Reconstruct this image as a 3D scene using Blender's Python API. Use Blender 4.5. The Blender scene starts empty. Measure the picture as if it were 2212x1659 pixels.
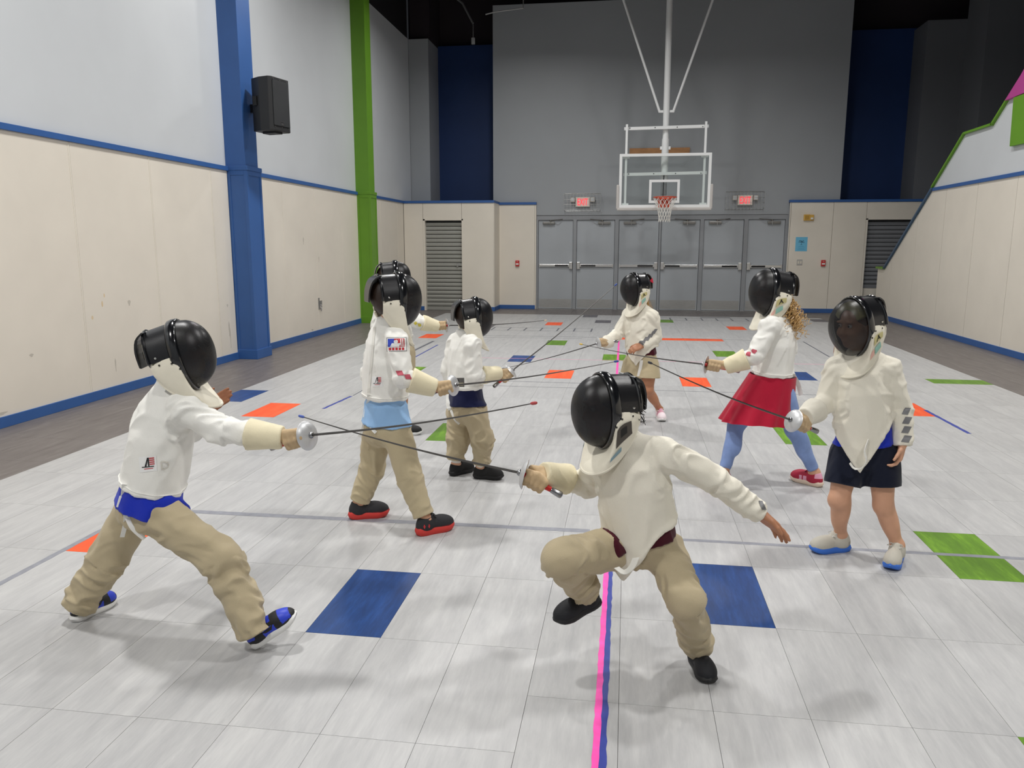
import bpy, bmesh, math, random
import numpy as np
from mathutils import Vector, Matrix
from mathutils.bvhtree import BVHTree

SC = bpy.context.scene
COL = SC.collection
rng = random.Random(7)

# ---------------------------------------------------------------- camera
CAM_H, YAW, PITCH, ROLL, FPX = 1.4932, 0.145124, 0.176635, 0.000961, 1686.29
cd = bpy.data.cameras.new('camera')
cam = bpy.data.objects.new('camera', cd)
COL.objects.link(cam)
_fw = Vector((-math.sin(YAW)*math.cos(PITCH), math.cos(YAW)*math.cos(PITCH), -math.sin(PITCH)))
_rt = Vector((math.cos(YAW), math.sin(YAW), 0))
_up = _rt.cross(_fw)
_r2 = _rt*math.cos(ROLL) + _up*math.sin(ROLL)
_u2 = _up*math.cos(ROLL) - _rt*math.sin(ROLL)
cam.matrix_world = Matrix(((_r2.x, _u2.x, -_fw.x, 0), (_r2.y, _u2.y, -_fw.y, 0), (_r2.z, _u2.z, -_fw.z, CAM_H), (0, 0, 0, 1)))
cd.sensor_fit = 'HORIZONTAL'; cd.sensor_width = 36.0; cd.lens = FPX/2212*36.0
cd.clip_start = 0.05; cd.clip_end = 100
SC.camera = cam

# ---------------------------------------------------------------- world, exposure
W = bpy.data.worlds.new('world'); SC.world = W; W.use_nodes = True
W.node_tree.nodes['Background'].inputs[0].default_value = (0.75, 0.8, 0.9, 1)
W.node_tree.nodes['Background'].inputs[1].default_value = 0.02
SC.view_settings.view_transform = 'Standard'
SC.view_settings.look = 'None'
SC.view_settings.gamma = 1.0
SC.view_settings.use_curve_mapping = False
SC.view_settings.exposure = 0.0

# ---------------------------------------------------------------- ceiling lamps (x, y, watts): round high-bay fixtures hung under the dark roof
LAMP_Z = 6.55
LAMPS = [(-2.9, -1.2, 165), (2.6, -1.2, 145), (-2.9, 4.2, 165), (2.6, 4.2, 150), (-2.4, 9.4, 165), (2.6, 9.4, 140), (-2.1, 14.4, 105), (2.4, 13.6, 75)]
for _x, _y, _w in LAMPS:
    ld = bpy.data.lights.new('high_bay_light', 'AREA')
    ld.shape = 'DISK'; ld.size = 0.5; ld.energy = _w; ld.color = (1.0, 0.985, 0.965); ld.spread = math.radians(158)
    lo = bpy.data.objects.new('high_bay_light', ld); COL.objects.link(lo); lo.location = (_x, _y, LAMP_Z - 0.06)

# ---------------------------------------------------------------- materials
def C(r, g, b):
    f = lambda c: (c/255/12.92) if c/255 <= 0.04045 else ((c/255+0.055)/1.055)**2.4
    return (f(r), f(g), f(b))

MATS = {}
def mat(name, col, rough=0.5, metal=0.0, var=0.0, vscale=8.0, bump=0.0, bscale=60.0, stretch=None, coat=0.0, emit=0.0, alpha=1.0, spec=0.5, sheen=0.0, trans=0.0):
    if name in MATS: return MATS[name]
    m = bpy.data.materials.new(name); m.use_nodes = True
    nt = m.node_tree; b = nt.nodes['Principled BSDF']
    b.inputs['Base Color'].default_value = (*col, 1)
    b.inputs['Roughness'].default_value = rough
    b.inputs['Metallic'].default_value = metal
    b.inputs['Specular IOR Level'].default_value = spec
    if coat: b.inputs['Coat Weight'].default_value = coat; b.inputs['Coat Roughness'].default_value = 0.08
    if sheen: b.inputs['Sheen Weight'].default_value = sheen
    if trans: b.inputs['Transmission Weight'].default_value = trans
    if emit:
        b.inputs['Emission Color'].default_value = (*col, 1); b.inputs['Emission Strength'].default_value = emit
    if alpha < 1: b.inputs['Alpha'].default_value = alpha
    tc = nt.nodes.new('ShaderNodeTexCoord'); mp = nt.nodes.new('ShaderNodeMapping')
    nt.links.new(tc.outputs['Object'], mp.inputs['Vector'])
    if stretch: mp.inputs['Scale'].default_value = stretch
    if var:
        n = nt.nodes.new('ShaderNodeTexNoise'); n.inputs['Scale'].default_value = vscale; n.inputs['Detail'].default_value = 6
        nt.links.new(mp.outputs['Vector'], n.inputs['Vector'])
        r = nt.nodes.new('ShaderNodeValToRGB')
        r.color_ramp.elements[0].position = 0.3; r.color_ramp.elements[1].position = 0.7
        r.color_ramp.elements[0].color = (*[c*(1-var) for c in col], 1)
        r.color_ramp.elements[1].color = (*[min(1, c*(1+var)) for c in col], 1)
        nt.links.new(n.outputs['Fac'], r.inputs['Fac']); nt.links.new(r.outputs['Color'], b.inputs['Base Color'])
    if bump:
        n2 = nt.nodes.new('ShaderNodeTexNoise'); n2.inputs['Scale'].default_value = bscale; n2.inputs['Detail'].default_value = 4
        nt.links.new(mp.outputs['Vector'], n2.inputs['Vector'])
        bp = nt.nodes.new('ShaderNodeBump'); bp.inputs['Strength'].default_value = bump; bp.inputs['Distance'].default_value = 0.004
        nt.links.new(n2.outputs['Fac'], bp.inputs['Height']); nt.links.new(bp.outputs['Normal'], b.inputs['Normal'])
    MATS[name] = m
    return m

def floor_mat(name, dark, mid, light, rough=0.42, streak=1.0):
    """vinyl tile: streaks running along Y, each tile object shifted by its own random number"""
    m = bpy.data.materials.new(name); m.use_nodes = True; nt = m.node_tree; L = nt.links.new
    b = nt.nodes['Principled BSDF']; b.inputs['Roughness'].default_value = rough; b.inputs['Specular IOR Level'].default_value = 0.35
    geo = nt.nodes.new('ShaderNodeNewGeometry'); oi = nt.nodes.new('ShaderNodeObjectInfo')
    mul = nt.nodes.new('ShaderNodeVectorMath'); mul.operation = 'SCALE'; mul.inputs[0].default_value = (37.0, 61.0, 13.0)
    L(oi.outputs['Random'], mul.inputs['Scale'])
    add = nt.nodes.new('ShaderNodeVectorMath'); L(geo.outputs['Position'], add.inputs[0]); L(mul.outputs[0], add.inputs[1])
    mp = nt.nodes.new('ShaderNodeMapping'); mp.inputs['Scale'].default_value = (9.0, 1.1, 1.0); L(add.outputs[0], mp.inputs['Vector'])
    n1 = nt.nodes.new('ShaderNodeTexNoise'); n1.inputs['Scale'].default_value = 2.2; n1.inputs['Detail'].default_value = 9; n1.inputs['Roughness'].default_value = 0.62; n1.inputs['Distortion'].default_value = 0.25
    L(mp.outputs[0], n1.inputs['Vector'])
    mp2 = nt.nodes.new('ShaderNodeMapping'); mp2.inputs['Scale'].default_value = (34.0, 5.0, 1.0); L(add.outputs[0], mp2.inputs['Vector'])
    n2 = nt.nodes.new('ShaderNodeTexNoise'); n2.inputs['Scale'].default_value = 2.0; n2.inputs['Detail'].default_value = 7; n2.inputs['Roughness'].default_value = 0.7; n2.inputs['Distortion'].default_value = 0.6
    L(mp2.outputs[0], n2.inputs['Vector'])
    r1 = nt.nodes.new('ShaderNodeValToRGB'); e = r1.color_ramp.elements
    e[0].position = 0.33; e[0].color = (*dark, 1); e[1].position = 0.66; e[1].color = (*light, 1)
    k = r1.color_ramp.elements.new(0.5); k.color = (*mid, 1)
    m1 = nt.nodes.new('ShaderNodeMath'); m1.operation = 'MULTIPLY'; m1.inputs[1].default_value = 0.62; L(n1.outputs['Fac'], m1.inputs[0])
    m2 = nt.nodes.new('ShaderNodeMath'); m2.operation = 'MULTIPLY_ADD'; m2.inputs[1].default_value = 0.38; L(n2.outputs['Fac'], m2.inputs[0]); L(m1.outputs[0], m2.inputs[2])
    L(m2.outputs[0], r1.inputs['Fac'])
    r2 = nt.nodes.new('ShaderNodeValToRGB'); e = r2.color_ramp.elements
    e[0].position = 0.64; e[0].color = (0, 0, 0, 1); e[1].position = 0.76; e[1].color = (1, 1, 1, 1)
    L(n2.outputs['Fac'], r2.inputs['Fac'])
    sc = nt.nodes.new('ShaderNodeMath'); sc.operation = 'MULTIPLY'; sc.inputs[1].default_value = 0.55*streak; L(r2.outputs['Color'], sc.inputs[0])
    mx = nt.nodes.new('ShaderNodeMix'); mx.data_type = 'RGBA'; L(sc.outputs[0], mx.inputs['Factor']); L(r1.outputs['Color'], mx.inputs['A'])
    mx.inputs['B'].default_value = (*[min(1, c*1.25) for c in light], 1)
    hsv = nt.nodes.new('ShaderNodeHueSaturation'); L(mx.outputs['Result'], hsv.inputs['Color'])
    rr = nt.nodes.new('ShaderNodeMapRange'); L(oi.outputs['Random'], rr.inputs['Value']); rr.inputs['To Min'].default_value = 0.955; rr.inputs['To Max'].default_value = 1.045
    L(rr.outputs[0], hsv.inputs['Value'])
    L(hsv.outputs[0], b.inputs['Base Color'])
    bp = nt.nodes.new('ShaderNodeBump'); bp.inputs['Strength'].default_value = 0.06; bp.inputs['Distance'].default_value = 0.002
    L(n2.outputs['Fac'], bp.inputs['Height']); L(bp.outputs['Normal'], b.inputs['Normal'])
    return m

# ---------------------------------------------------------------- object helpers
ORG = {}
def tag(o, label=None, cat=None, group=None, kind=None):
    if label: o['label'] = label
    if cat: o['category'] = cat
    if group: o['group'] = group
    if kind: o['kind'] = kind
    return o

def thing(name, label, cat, loc, group=None):
    o = bpy.data.objects.new(name, None); COL.objects.link(o); o.location = loc; o.empty_display_size = 0.1
    ORG[o] = Vector(loc)
    return tag(o, label, cat, group)

class MB:
    """collects shapes in world coordinates; build() links them as ONE mesh object"""
    def __init__(s): s.v = []; s.f = []; s.m = []; s.cur = 0
    def _add(s, vs, fs):
        o = len(s.v); s.v += [tuple(v) for v in vs]
        for f in fs: s.f.append(tuple(i+o for i in f)); s.m.append(s.cur)
        return s
    def box(s, x0, x1, y0, y1, z0, z1):
        vs = [(x, y, z) for x in (x0, x1) for y in (y0, y1) for z in (z0, z1)]
        return s._add(vs, [(0, 1, 3, 2), (4, 6, 7, 5), (0, 4, 5, 1), (2, 3, 7, 6), (0, 2, 6, 4), (1, 5, 7, 3)])
    def obox(s, c, ax, h):
        """oriented box: centre, 3 axes, half sizes"""
        c = Vector(c); a = [Vector(x).normalized()*k for x, k in zip(ax, h)]
        vs = [c + a[0]*i + a[1]*j + a[2]*k for i in (-1, 1) for j in (-1, 1) for k in (-1, 1)]
        return s._add(vs, [(0, 1, 3, 2), (4, 6, 7, 5), (0, 4, 5, 1), (2, 3, 7, 6), (0, 2, 6, 4), (1, 5, 7, 3)])
    def prism(s, poly, d):
        """polygon (3-D points) extruded by vector d"""
        n = len(poly); P = [Vector(p) for p in poly]; d = Vector(d)
        vs = P + [p + d for p in P]
        return s._add(vs, [tuple(range(n))[::-1], tuple(range(n, 2*n))] + [(i, (i+1) % n, n+(i+1) % n, n+i) for i in range(n)])
    def tube(s, pts, r, seg=8, cap=True, closed=False, flat=None):
        P = [Vector(p) for p in pts]; n = len(P)
        R = r if isinstance(r, (list, tuple)) else [r]*n
        T = []
        for i in range(n):
            a = P[(i-1) % n] if (closed or i > 0) else P[i]; b = P[(i+1) % n] if (closed or i < n-1) else P[i]
            t = b - a; T.append(t.normalized() if t.length > 1e-9 else Vector((0, 0, 1)))
        u = T[0].orthogonal().normalized(); rings = []
        for i in range(n):
            u = (u - T[i]*u.dot(T[i])); u = u.normalized() if u.length > 1e-6 else T[i].orthogonal().normalized()
            w = T[i].cross(u)
            rings.append([P[i] + (u*math.cos(2*math.pi*k/seg) + w*math.sin(2*math.pi*k/seg))*R[i] for k in range(seg)])
        o = []; fs = []
        for rg in rings: o += rg
        m = n if closed else n-1
        for i in range(m):
            j = (i+1) % n
            for k in range(seg):
                fs.append((i*seg+k, i*seg+(k+1) % seg, j*seg+(k+1) % seg, j*seg+k))
        if cap and not closed:
            fs.append(tuple(range(seg))[::-1]); fs.append(tuple((n-1)*seg+k for k in range(seg)))
        return s._add(o, fs)
    def lathe(s, c, axis, prof, seg=24):
        """prof: (radius, height along axis)"""
        c = Vector(c); a = Vector(axis).normalized(); u = a.orthogonal().normalized(); w = a.cross(u)
        vs = []; fs = []
        for r, h in prof:
            for k in range(seg):
                t = 2*math.pi*k/seg; vs.append(c + a*h + (u*math.cos(t) + w*math.sin(t))*max(r, 1e-5))
        for i in range(len(prof)-1):
            for k in range(seg): fs.append((i*seg+k, i*seg+(k+1) % seg, (i+1)*seg+(k+1) % seg, (i+1)*seg+k))
        return s._add(vs, fs)
    def raw(s, vs, fs): return s._add(vs, fs)
    def build(s, name, m, parent=None, smooth=False, bevel=0.0, sharp=None):
        me = bpy.data.meshes.new(name)
        if parent is not None: org = ORG[parent]
        else:
            A = np.array(s.v); lo = A.min(0); hi = A.max(0); org = Vector(((lo[0]+hi[0])/2, (lo[1]+hi[1])/2, lo[2]))
        me.from_pydata([(v[0]-org[0], v[1]-org[1], v[2]-org[2]) for v in s.v], [], s.f)
        bm = bmesh.new(); bm.from_mesh(me); bmesh.ops.recalc_face_normals(bm, faces=bm.faces)
        if bevel:
            ed = [e for e in bm.edges if len(e.link_faces) == 2 and e.calc_face_angle(0) > 0.5]
            bmesh.ops.bevel(bm, geom=ed, offset=bevel, segments=2, affect='EDGES', profile=0.6)
        if smooth:
            for f in bm.faces: f.smooth = True
            if sharp:
                for e in bm.edges:
                    if len(e.link_faces) == 2 and e.calc_face_angle(0) > sharp: e.smooth = False
        bm.to_mesh(me); bm.free()
        ml = m if isinstance(m, (list, tuple)) else [m]
        for x in ml: me.materials.append(x)
        if len(ml) > 1 and not bevel: me.polygons.foreach_set('material_index', s.m)
        o = bpy.data.objects.new(name, me); COL.objects.link(o)
        if parent is not None: o.parent = parent; ORG[o] = org
        else: o.location = org; ORG[o] = org
        return o

def link_copy(src, loc, parent=None, mats=None):
    o = src.copy(); COL.objects.link(o); o.location = loc
    if parent is not None: o.parent = parent
    return o

def struct(o): o['kind'] = 'structure'; return o

def text_mesh(s, size, bold=0.0):
    """outline text as flat 2-D mesh (verts, faces), centred"""
    cu = bpy.data.curves.new('txt', 'FONT'); cu.body = s; cu.size = size; cu.align_x = 'CENTER'; cu.align_y = 'CENTER'; cu.offset = bold; cu.resolution_u = 2
    o = bpy.data.objects.new('txt', cu); COL.objects.link(o)
    me = o.to_mesh(); vs = [(v.co.x, v.co.y) for v in me.vertices]; fs = [tuple(p.vertices) for p in me.polygons]
    o.to_mesh_clear(); bpy.data.objects.remove(o); bpy.data.curves.remove(cu)
    return vs, fs

M_WHITEPAINT = mat('hoop_white', C(238, 240, 240), 0.35)
M_BLUE = mat('blue_trim', C(52, 94, 156), 0.4, var=0.05, vscale=3)
M_GREEN = mat('green_paint', C(100, 150, 36), 0.45, var=0.04, vscale=3)
M_UPPER = mat('upper_grey', C(206, 210, 213), 0.36, var=0.03, vscale=1.2, bump=0.04, bscale=25)
M_PANEL = mat('wainscot', C(228, 221, 208), 0.5, var=0.03, vscale=2.0)
M_JOINT = mat('joint_dark', C(46, 44, 41), 0.9)
M_GREYW = mat('grey_wall', C(158, 162, 166), 0.5, var=0.03, vscale=1.0, bump=0.03, bscale=30)
M_DGREY = mat('dark_grey_wall', C(100, 103, 108), 0.6, var=0.03, vscale=1.0)
M_NAVY = mat('navy_wall', C(18, 50, 102), 0.55, var=0.06, vscale=1.5)
M_BLACK = mat('ceiling_black', C(22, 20, 24), 0.8)
M_STEEL = mat('steel', C(190, 190, 190), 0.3, 1.0)
M_DOOR = mat('door_grey', C(172, 177, 182), 0.4, var=0.03, vscale=2)
M_FRAME = mat('door_frame', C(150, 153, 157), 0.4)
# ================================================================ ROOM
XL, XR, YB = -5.064, 5.189, 18.38
TX, TY, TW, TL = -1.8193, 2.0806, 0.3048, 0.6096
def colx(i): return TX + TW*i
def rowy(k): return TY + TL*(k - (0.001*k*k if k > 0 else 0))

M_GROUT = mat('floor_joint', C(150, 150, 150), 0.8)
M_TILE = floor_mat('tile_grey', C(166, 166, 167), C(178, 178, 178), C(189, 189, 188), streak=0.5)
M_BORDER = floor_mat('tile_border', C(98, 93, 91), C(110, 104, 102), C(126, 121, 118), streak=0.5)
M_COLT = {
    'blue': floor_mat('tile_blue', C(24, 52, 100), C(30, 64, 120), C(40, 80, 146), 0.45, 0.35),
    'orange': floor_mat('tile_orange', C(226, 74, 34), C(238, 90, 42), C(246, 110, 62), 0.45, 0.2),
    'green': floor_mat('tile_green', C(78, 116, 26), C(94, 136, 30), C(122, 166, 44), 0.45, 0.3),
    'slate': floor_mat('tile_slate', C(84, 84, 92), C(96, 94, 100), C(110, 106, 110), 0.45, 0.2)}

fl = MB().box(-5.5, 9.0, -4.2, 20.2, -0.12, -0.006).build('floor', M_GROUT); struct(fl)
fl.location.z = -0.12
FO = ORG[fl]

def tile_mesh(name, w, l, m):
    me = bpy.data.meshes.new(name); b = MB().box(-w/2, w/2, -l/2, l/2, -0.006, 0)
    me.from_pydata(b.v, [], b.f); me.materials.append(m); return me
GAP = 0.0014
tm_grey = tile_mesh('floor_tile', TW-GAP, TL-GAP, M_TILE)
tm_col = {k: tile_mesh('floor_tile', TW-GAP, TL-GAP, m) for k, m in M_COLT.items()}
tm_turn = {k: tile_mesh('floor_tile', 2*TW-GAP, TL/2-GAP, m) for k, m in list(M_COLT.items()) + [('grey', M_TILE)]}
def put_tile(me, x, y, sy=1.0, name='floor_tile'):
    o = bpy.data.objects.new(name, me); COL.objects.link(o); o.parent = fl
    o.location = (x-FO.x, y-FO.y, 0.0-FO.z); o.scale.y = sy
    return o

COLOURED = {}   # (column, row): colour
for c, i, k in [('blue', 2, 1), ('blue', 7, 1), ('orange', -3, 2), ('green', 11, 2), ('blue', -7, 8), ('orange', -5, 7), ('green', 1, 6), ('orange', 3, 11), ('blue', 1, 13),
                ('green', 2, 16), ('orange', 1, 21), ('orange', -5, 17), ('green', 5, 13), ('orange', 8, 10), ('green', 10, 14), ('blue', 12, 11), ('orange', 12, 20),
                ('green', 8, 22), ('orange', 14, 8), ('green', 10, 6), ('slate', 3, 24), ('slate', 4, 22), ('slate', -3, 20), ('slate', 18, 23), ('green', -3, 11), ('green', 10, -1)]:
    COLOURED[(i, k)] = c
TURN = {(17, 11): 'green', (5, 17): 'orange', (7, 17): 'orange', (9, 17): 'orange', (11, 24): 'slate'}   # tiles laid crosswise: two columns wide, half a row deep
TURNCELL = {(i+d, k) for (i, k) in TURN for d in (0, 1)}
def in_view(x, y):
    p = Vector((x, y, -CAM_H)); z = p.dot(_fw)
    if z < 0.4: return False
    return abs(p.dot(_r2)/z)*FPX < 1106+140 and abs(p.dot(_u2)/z)*FPX < 830+160
cells = []
for i in range(-7, 19):
    off = 0.496 if i >= 5 else 0.0
    for k in range(-3, 25):
        y0, y1 = rowy(k+off), rowy(k+1+off)
        if y0 > 16.85: continue
        cells.append((i, k, y0, min(y1, 16.9)))
grey_vis = sorted([c for c in cells if (c[0], c[1]) not in COLOURED and (c[0], c[1]) not in TURNCELL and in_view(colx(c[0]+0.5), (c[2]+c[3])/2)], key=lambda c: c[2])
single = {(c[0], c[1]) for c in grey_vis[:262]}
rest = MB()
for (i, k, y0, y1) in cells:
    x = colx(i+0.5); ym = (y0+y1)/2; sy = (y1-y0)/TL
    if (i, k) in COLOURED: put_tile(tm_col[COLOURED[(i, k)]], x, ym, sy)
    elif (i, k) in TURNCELL:
        if (i, k) in TURN:
            q = (y1-y0)/4
            put_tile(tm_turn[TURN[(i, k)]], colx(i+1), y0+q, sy); put_tile(tm_turn['grey'], colx(i+1), y0+3*q, sy)
    elif (i, k) in single: put_tile(tm_grey, x, ym, sy)
    else: rest.box(x-TW/2+GAP/2, x+TW/2-GAP/2, y0+GAP/2, y1-GAP/2, -0.006, 0)
o = rest.build('floor_tile_field', M_TILE, fl); tag(o, kind='stuff')
bd = MB()
xl, xr = colx(-7), colx(19)
def strip(xa, xb, ya, yb, w, l):
    n = max(1, round((xb-xa)/w)); m = max(1, round((yb-ya)/l))
    for a in range(n):
        for c in range(m):
            bd.box(xa+(xb-xa)*a/n+GAP/2, xa+(xb-xa)*(a+1)/n-GAP/2, ya+(yb-ya)*c/m+GAP/2, ya+(yb-ya)*(c+1)/m-GAP/2, -0.006, 0)
strip(-5.06, xl, -3.9, 18.3, 0.3048, 0.6096); strip(xr, 6.9, -3.9, 18.4, 0.3048, 0.6096); strip(xl, xr, 16.9, 18.4, 0.3048, 0.6096)
o = bd.build('border_tile_field', M_BORDER, fl); tag(o, kind='stuff')

# ---- lines taped on the floor
M_PINK = mat('tape_pink', C(255, 84, 178), 0.5, var=0.12, vscale=30)
M_TBLUE = mat('tape_blue', C(52, 66, 150), 0.5, var=0.1, vscale=20)
M_TGREY = mat('tape_grey', C(138, 140, 148), 0.55, var=0.12, vscale=25)
M_TDARK = mat('tape_dark', C(96, 98, 106), 0.6)
M_TPALE = mat('tape_pale', C(222, 150, 176), 0.6)
def tape(ax, ay, bx, by, w, m, label, z=0.0, ragged=0.0, group=None, seed=1):
    rr = random.Random(seed); a = Vector((ax, ay, 0)); b = Vector((bx, by, 0)); t = (b-a); L = t.length; t.normalize(); n = Vector((-t.y, t.x, 0))
    ns = max(1, int(L/0.035)) if ragged else 1
    A = []; B = []
    for q in range(ns+1):
        p = a + t*(L*q/ns)
        A.append(p + n*(w/2 + rr.uniform(-ragged, ragged))); B.append(p - n*(w/2 + rr.uniform(-ragged, ragged)))
    vs = [(p.x, p.y, z) for p in A] + [(p.x, p.y, z) for p in B] + [(p.x, p.y, z+0.0006) for p in A] + [(p.x, p.y, z+0.0006) for p in B]
    N = ns+1; fs = []
    for q in range(ns):
        fs += [(2*N+q, 2*N+q+1, 3*N+q+1, 3*N+q), (q, N+q, N+q+1, q+1), (q, q+1, 2*N+q+1, 2*N+q), (N+q, 3*N+q, 3*N+q+1, N+q+1)]
    fs += [(0, 2*N, 3*N, N), (N-1, 2*N-1, 4*N-1, 3*N-1)]
    return tag(MB().raw(vs, fs).build('floor_tape', m), label, 'tape', group)
tape(-0.035, 0.9, -0.048, 3.66, 0.034, M_TBLUE, 'blue tape under the pink centre line on the floor', 0, 0.0025, seed=3)
tape(-0.052, 0.9, -0.060, 3.60, 0.022, M_PINK, 'near half of the pink centre line on blue tape', 0.0007, 0.0018, seed=4)
tape(-0.064, 3.64, -0.103, 12.45, 0.026, M_PINK, 'far half of the pink centre line reaching the orange tiles', 0.0, 0.001, seed=5)
tape(-2.70, 3.925, -0.16, 3.953, 0.050, M_TGREY, 'worn grey tape across the floor behind the blue tile', 0, 0.002, seed=6)
tape(0.12, 3.90, 2.74, 3.885, 0.034, M_TGREY, 'grey tape across the floor over the green tile', 0, 0.0008, seed=7)
tape(-2.75, 2.0, -2.715, 4.30, 0.034, M_TGREY, 'grey tape beside the orange tile running along the floor', 0, 0.0018, seed=8)
tape(-2.745, 6.73, -2.70, 7.35, 0.030, M_TBLUE, 'torn blue tape near the left orange tile', 0, 0.003, seed=9)
tape(-2.69, 7.38, -2.70, 8.3, 0.012, M_TDARK, 'thin dark line continuing from the torn blue tape')
tape(-2.799, 9.9, -2.807, 11.45, 0.022, M_TBLUE, 'thin blue tape behind the boy with red soles')
tape(-2.99, 10.6, -2.985, 11.9, 0.045, M_TDARK, 'short dark grey tape stripe next to the thin blue tape')
tape(2.742, 7.50, 2.757, 6.58, 0.034, M_TBLUE, 'blue tape beyond the boy in dark shorts', 0, 0.002, seed=11)
tape(2.759, 12.70, 2.741, 11.0, 0.022, M_TDARK, 'dark tape line beyond the girl in the red skirt')
tape(-1.60, 8.46, 0.10, 8.42, 0.016, M_TDARK, 'dark line on the floor behind the orange tile')
tape(-1.90, 8.15, 2.6, 8.11, 0.012, M_TDARK, 'long thin dark line in front of the orange tile')
tape(-2.6, 12.77, 0.2, 12.79, 0.022, M_TDARK, 'far dark line ending at the orange strip')
tape(-2.4, 12.54, -0.7, 12.57, 0.016, M_TDARK, 'thin dark line just before the far green tile')
tape(0.9, 12.86, 2.4, 12.70, 0.016, M_TDARK, 'thin dark line to the right of the orange strip')
tape(-1.95, 10.20, 2.7, 10.27, 0.018, M_TPALE, 'faint pink line crossing the floor')
for j, x in enumerate([-2.37, -2.075, -1.785, -1.495, -1.20, -0.905, -0.60]):
    tape(x, 13.62, x, 14.1, 0.026, M_TDARK, 'rung of the outlined floor ladder behind the far green tile', group='rungs of the near floor ladder')
tape(-2.9, 13.6, -0.6, 13.63, 0.014, M_TDARK, 'near rail of the outlined floor ladder')
tape(-2.9, 14.1, -0.6, 14.12, 0.014, M_TDARK, 'far rail of the outlined floor ladder')
for j, x in enumerate([0.60, 0.895, 1.21, 1.525, 1.82, 2.115, 2.42]):
    tape(x, 15.98, x, 16.5, 0.026, M_TDARK, 'rung of the outlined floor ladder before the doors', group='rungs of the far floor ladder')
tape(0.5, 15.98, 2.6, 16.0, 0.014, M_TDARK, 'near rail of the floor ladder before the doors')
tape(0.5, 16.5, 2.6, 16.52, 0.014, M_TDARK, 'far rail of the floor ladder before the doors')

# ---- ceiling and roof steel
ce = struct(MB().box(-5.6, 9.2, -4.4, 20.4, 7.7, 7.9).build('ceiling', M_BLACK))
for j, y in enumerate([1.5, 7.0, 12.5, 17.4]):
    b = MB().box(-5.4, 9, y-0.12, y+0.12, 6.95, 6.98).box(-5.4, 9, y-0.12, y+0.12, 7.66, 7.7).box(-5.4, 9, y-0.012, y+0.012, 6.98, 7.66)
    b.build('roof_beam', mat('beam_dark', C(52, 40, 46), 0.7), ce)

# ---- left wall
wl = struct(MB().box(-5.5, XL-0.02, -4.2, 18.34, 0, 6.1).build('wall_left', M_UPPER))
def wain_panel(parent, x0, x1, y0, y1, z0, z1, name='wall_panel'):
    return MB().box(x0, x1, y0, y1, z0, z1).build(name, M_PANEL, parent, bevel=0.003)
joints = [-4.2, -1.85, -0.63, 0.59, 1.81, 3.03, 4.25, 5.49, 6.72, 7.945, 9.20, 9.60]
for a, b in zip(joints[:-1], joints[1:]): wain_panel(wl, XL-0.02, XL, a+0.0045, b-0.0045, 0.09, 2.412)
for a, b in [(10.02, 11.205), (11.205, 12.42), (12.42, 13.632), (13.632, 14.48), (14.85, 15.9), (15.9, 17.1), (17.1, 17.58)]: wain_panel(wl, XL-0.02, XL, a+0.0045, b-0.0045, 0.09, 2.412)
MB().box(XL-0.021, XL-0.004, -4.2, 17.58, 0.092, 2.411).build('panel_backing', M_JOINT, wl)
cov = MB()
for y in [5.49, 6.72, 7.945, 9.20, 11.205, 12.42, 13.632, 15.9, 17.1]: cov.box(XL-0.003, XL+0.003, y-0.020, y-0.003, 0.09, 2.41)
cov.build('joint_strip', M_PANEL, wl)
struct(MB().box(XL-0.02, XL+0.022, -4.2, 9.605, 2.412, 2.466).box(XL-0.02, XL+0.022, 10.0, 14.47, 2.412, 2.466).box(XL-0.02, XL+0.022, 14.84, 17.58, 2.412, 2.466).build('trim_1', M_BLUE, bevel=0.003))
struct(MB().box(XL-0.02, XL+0.012, -4.2, 9.6, 0, 0.092).box(XL-0.02, XL+0.012, 10.03, 14.48, 0, 0.092).box(XL-0.02, XL+0.012, 14.85, 17.58, 0, 0.092).build('baseboard_left', M_BLUE, bevel=0.003))
struct(MB().box(-5.48, XL-0.03, -4.2, 18.3, 6.1, 7.7).build('wall_left_upper', M_BLACK))
# scuffs on the panels
M_SCUFF = mat('scuff', C(196, 190, 178), 0.7); M_SCUFFO = mat('scuff_ochre', C(220, 200, 165), 0.7)
sc = MB()
for (y, z, w, h) in [(9.41, 0.42, 0.02, 0.10), (9.43, 0.30, 0.012, 0.14), (9.40, 0.72, 0.02, 0.02), (6.0, 0.55, 0.03, 0.015), (12.1, 0.12, 0.05, 0.015), (11.9, 1.55, 0.02, 0.06), (12.5, 1.25, 0.015, 0.05), (7.1, 0.30, 0.012, 0.07), (7.4, 0.9, 0.03, 0.03), (5.6, 0.12, 0.09, 0.012)]:
    sc.raw([(XL+0.0008, y+w*math.cos(t)*(0.7+0.3*math.sin(3*t)), z+h*math.sin(t)) for t in [j*0.5236 for j in range(12)]], [tuple(range(12))])
sc.build('scuff_mark', M_SCUFF, wl)
sc = MB()
for (y, z, w, h) in [(6.98, 0.92, 0.012, 0.03), (6.82, 0.80, 0.014, 0.02), (7.02, 1.0, 0.01, 0.02)]:
    sc.raw([(XL+0.0008, y+w*math.cos(t), z+h*math.sin(t)) for t in [j*0.5236 for j in range(12)]], [tuple(range(12))])
sc.build('scuff_mark', M_SCUFFO, wl)

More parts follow.
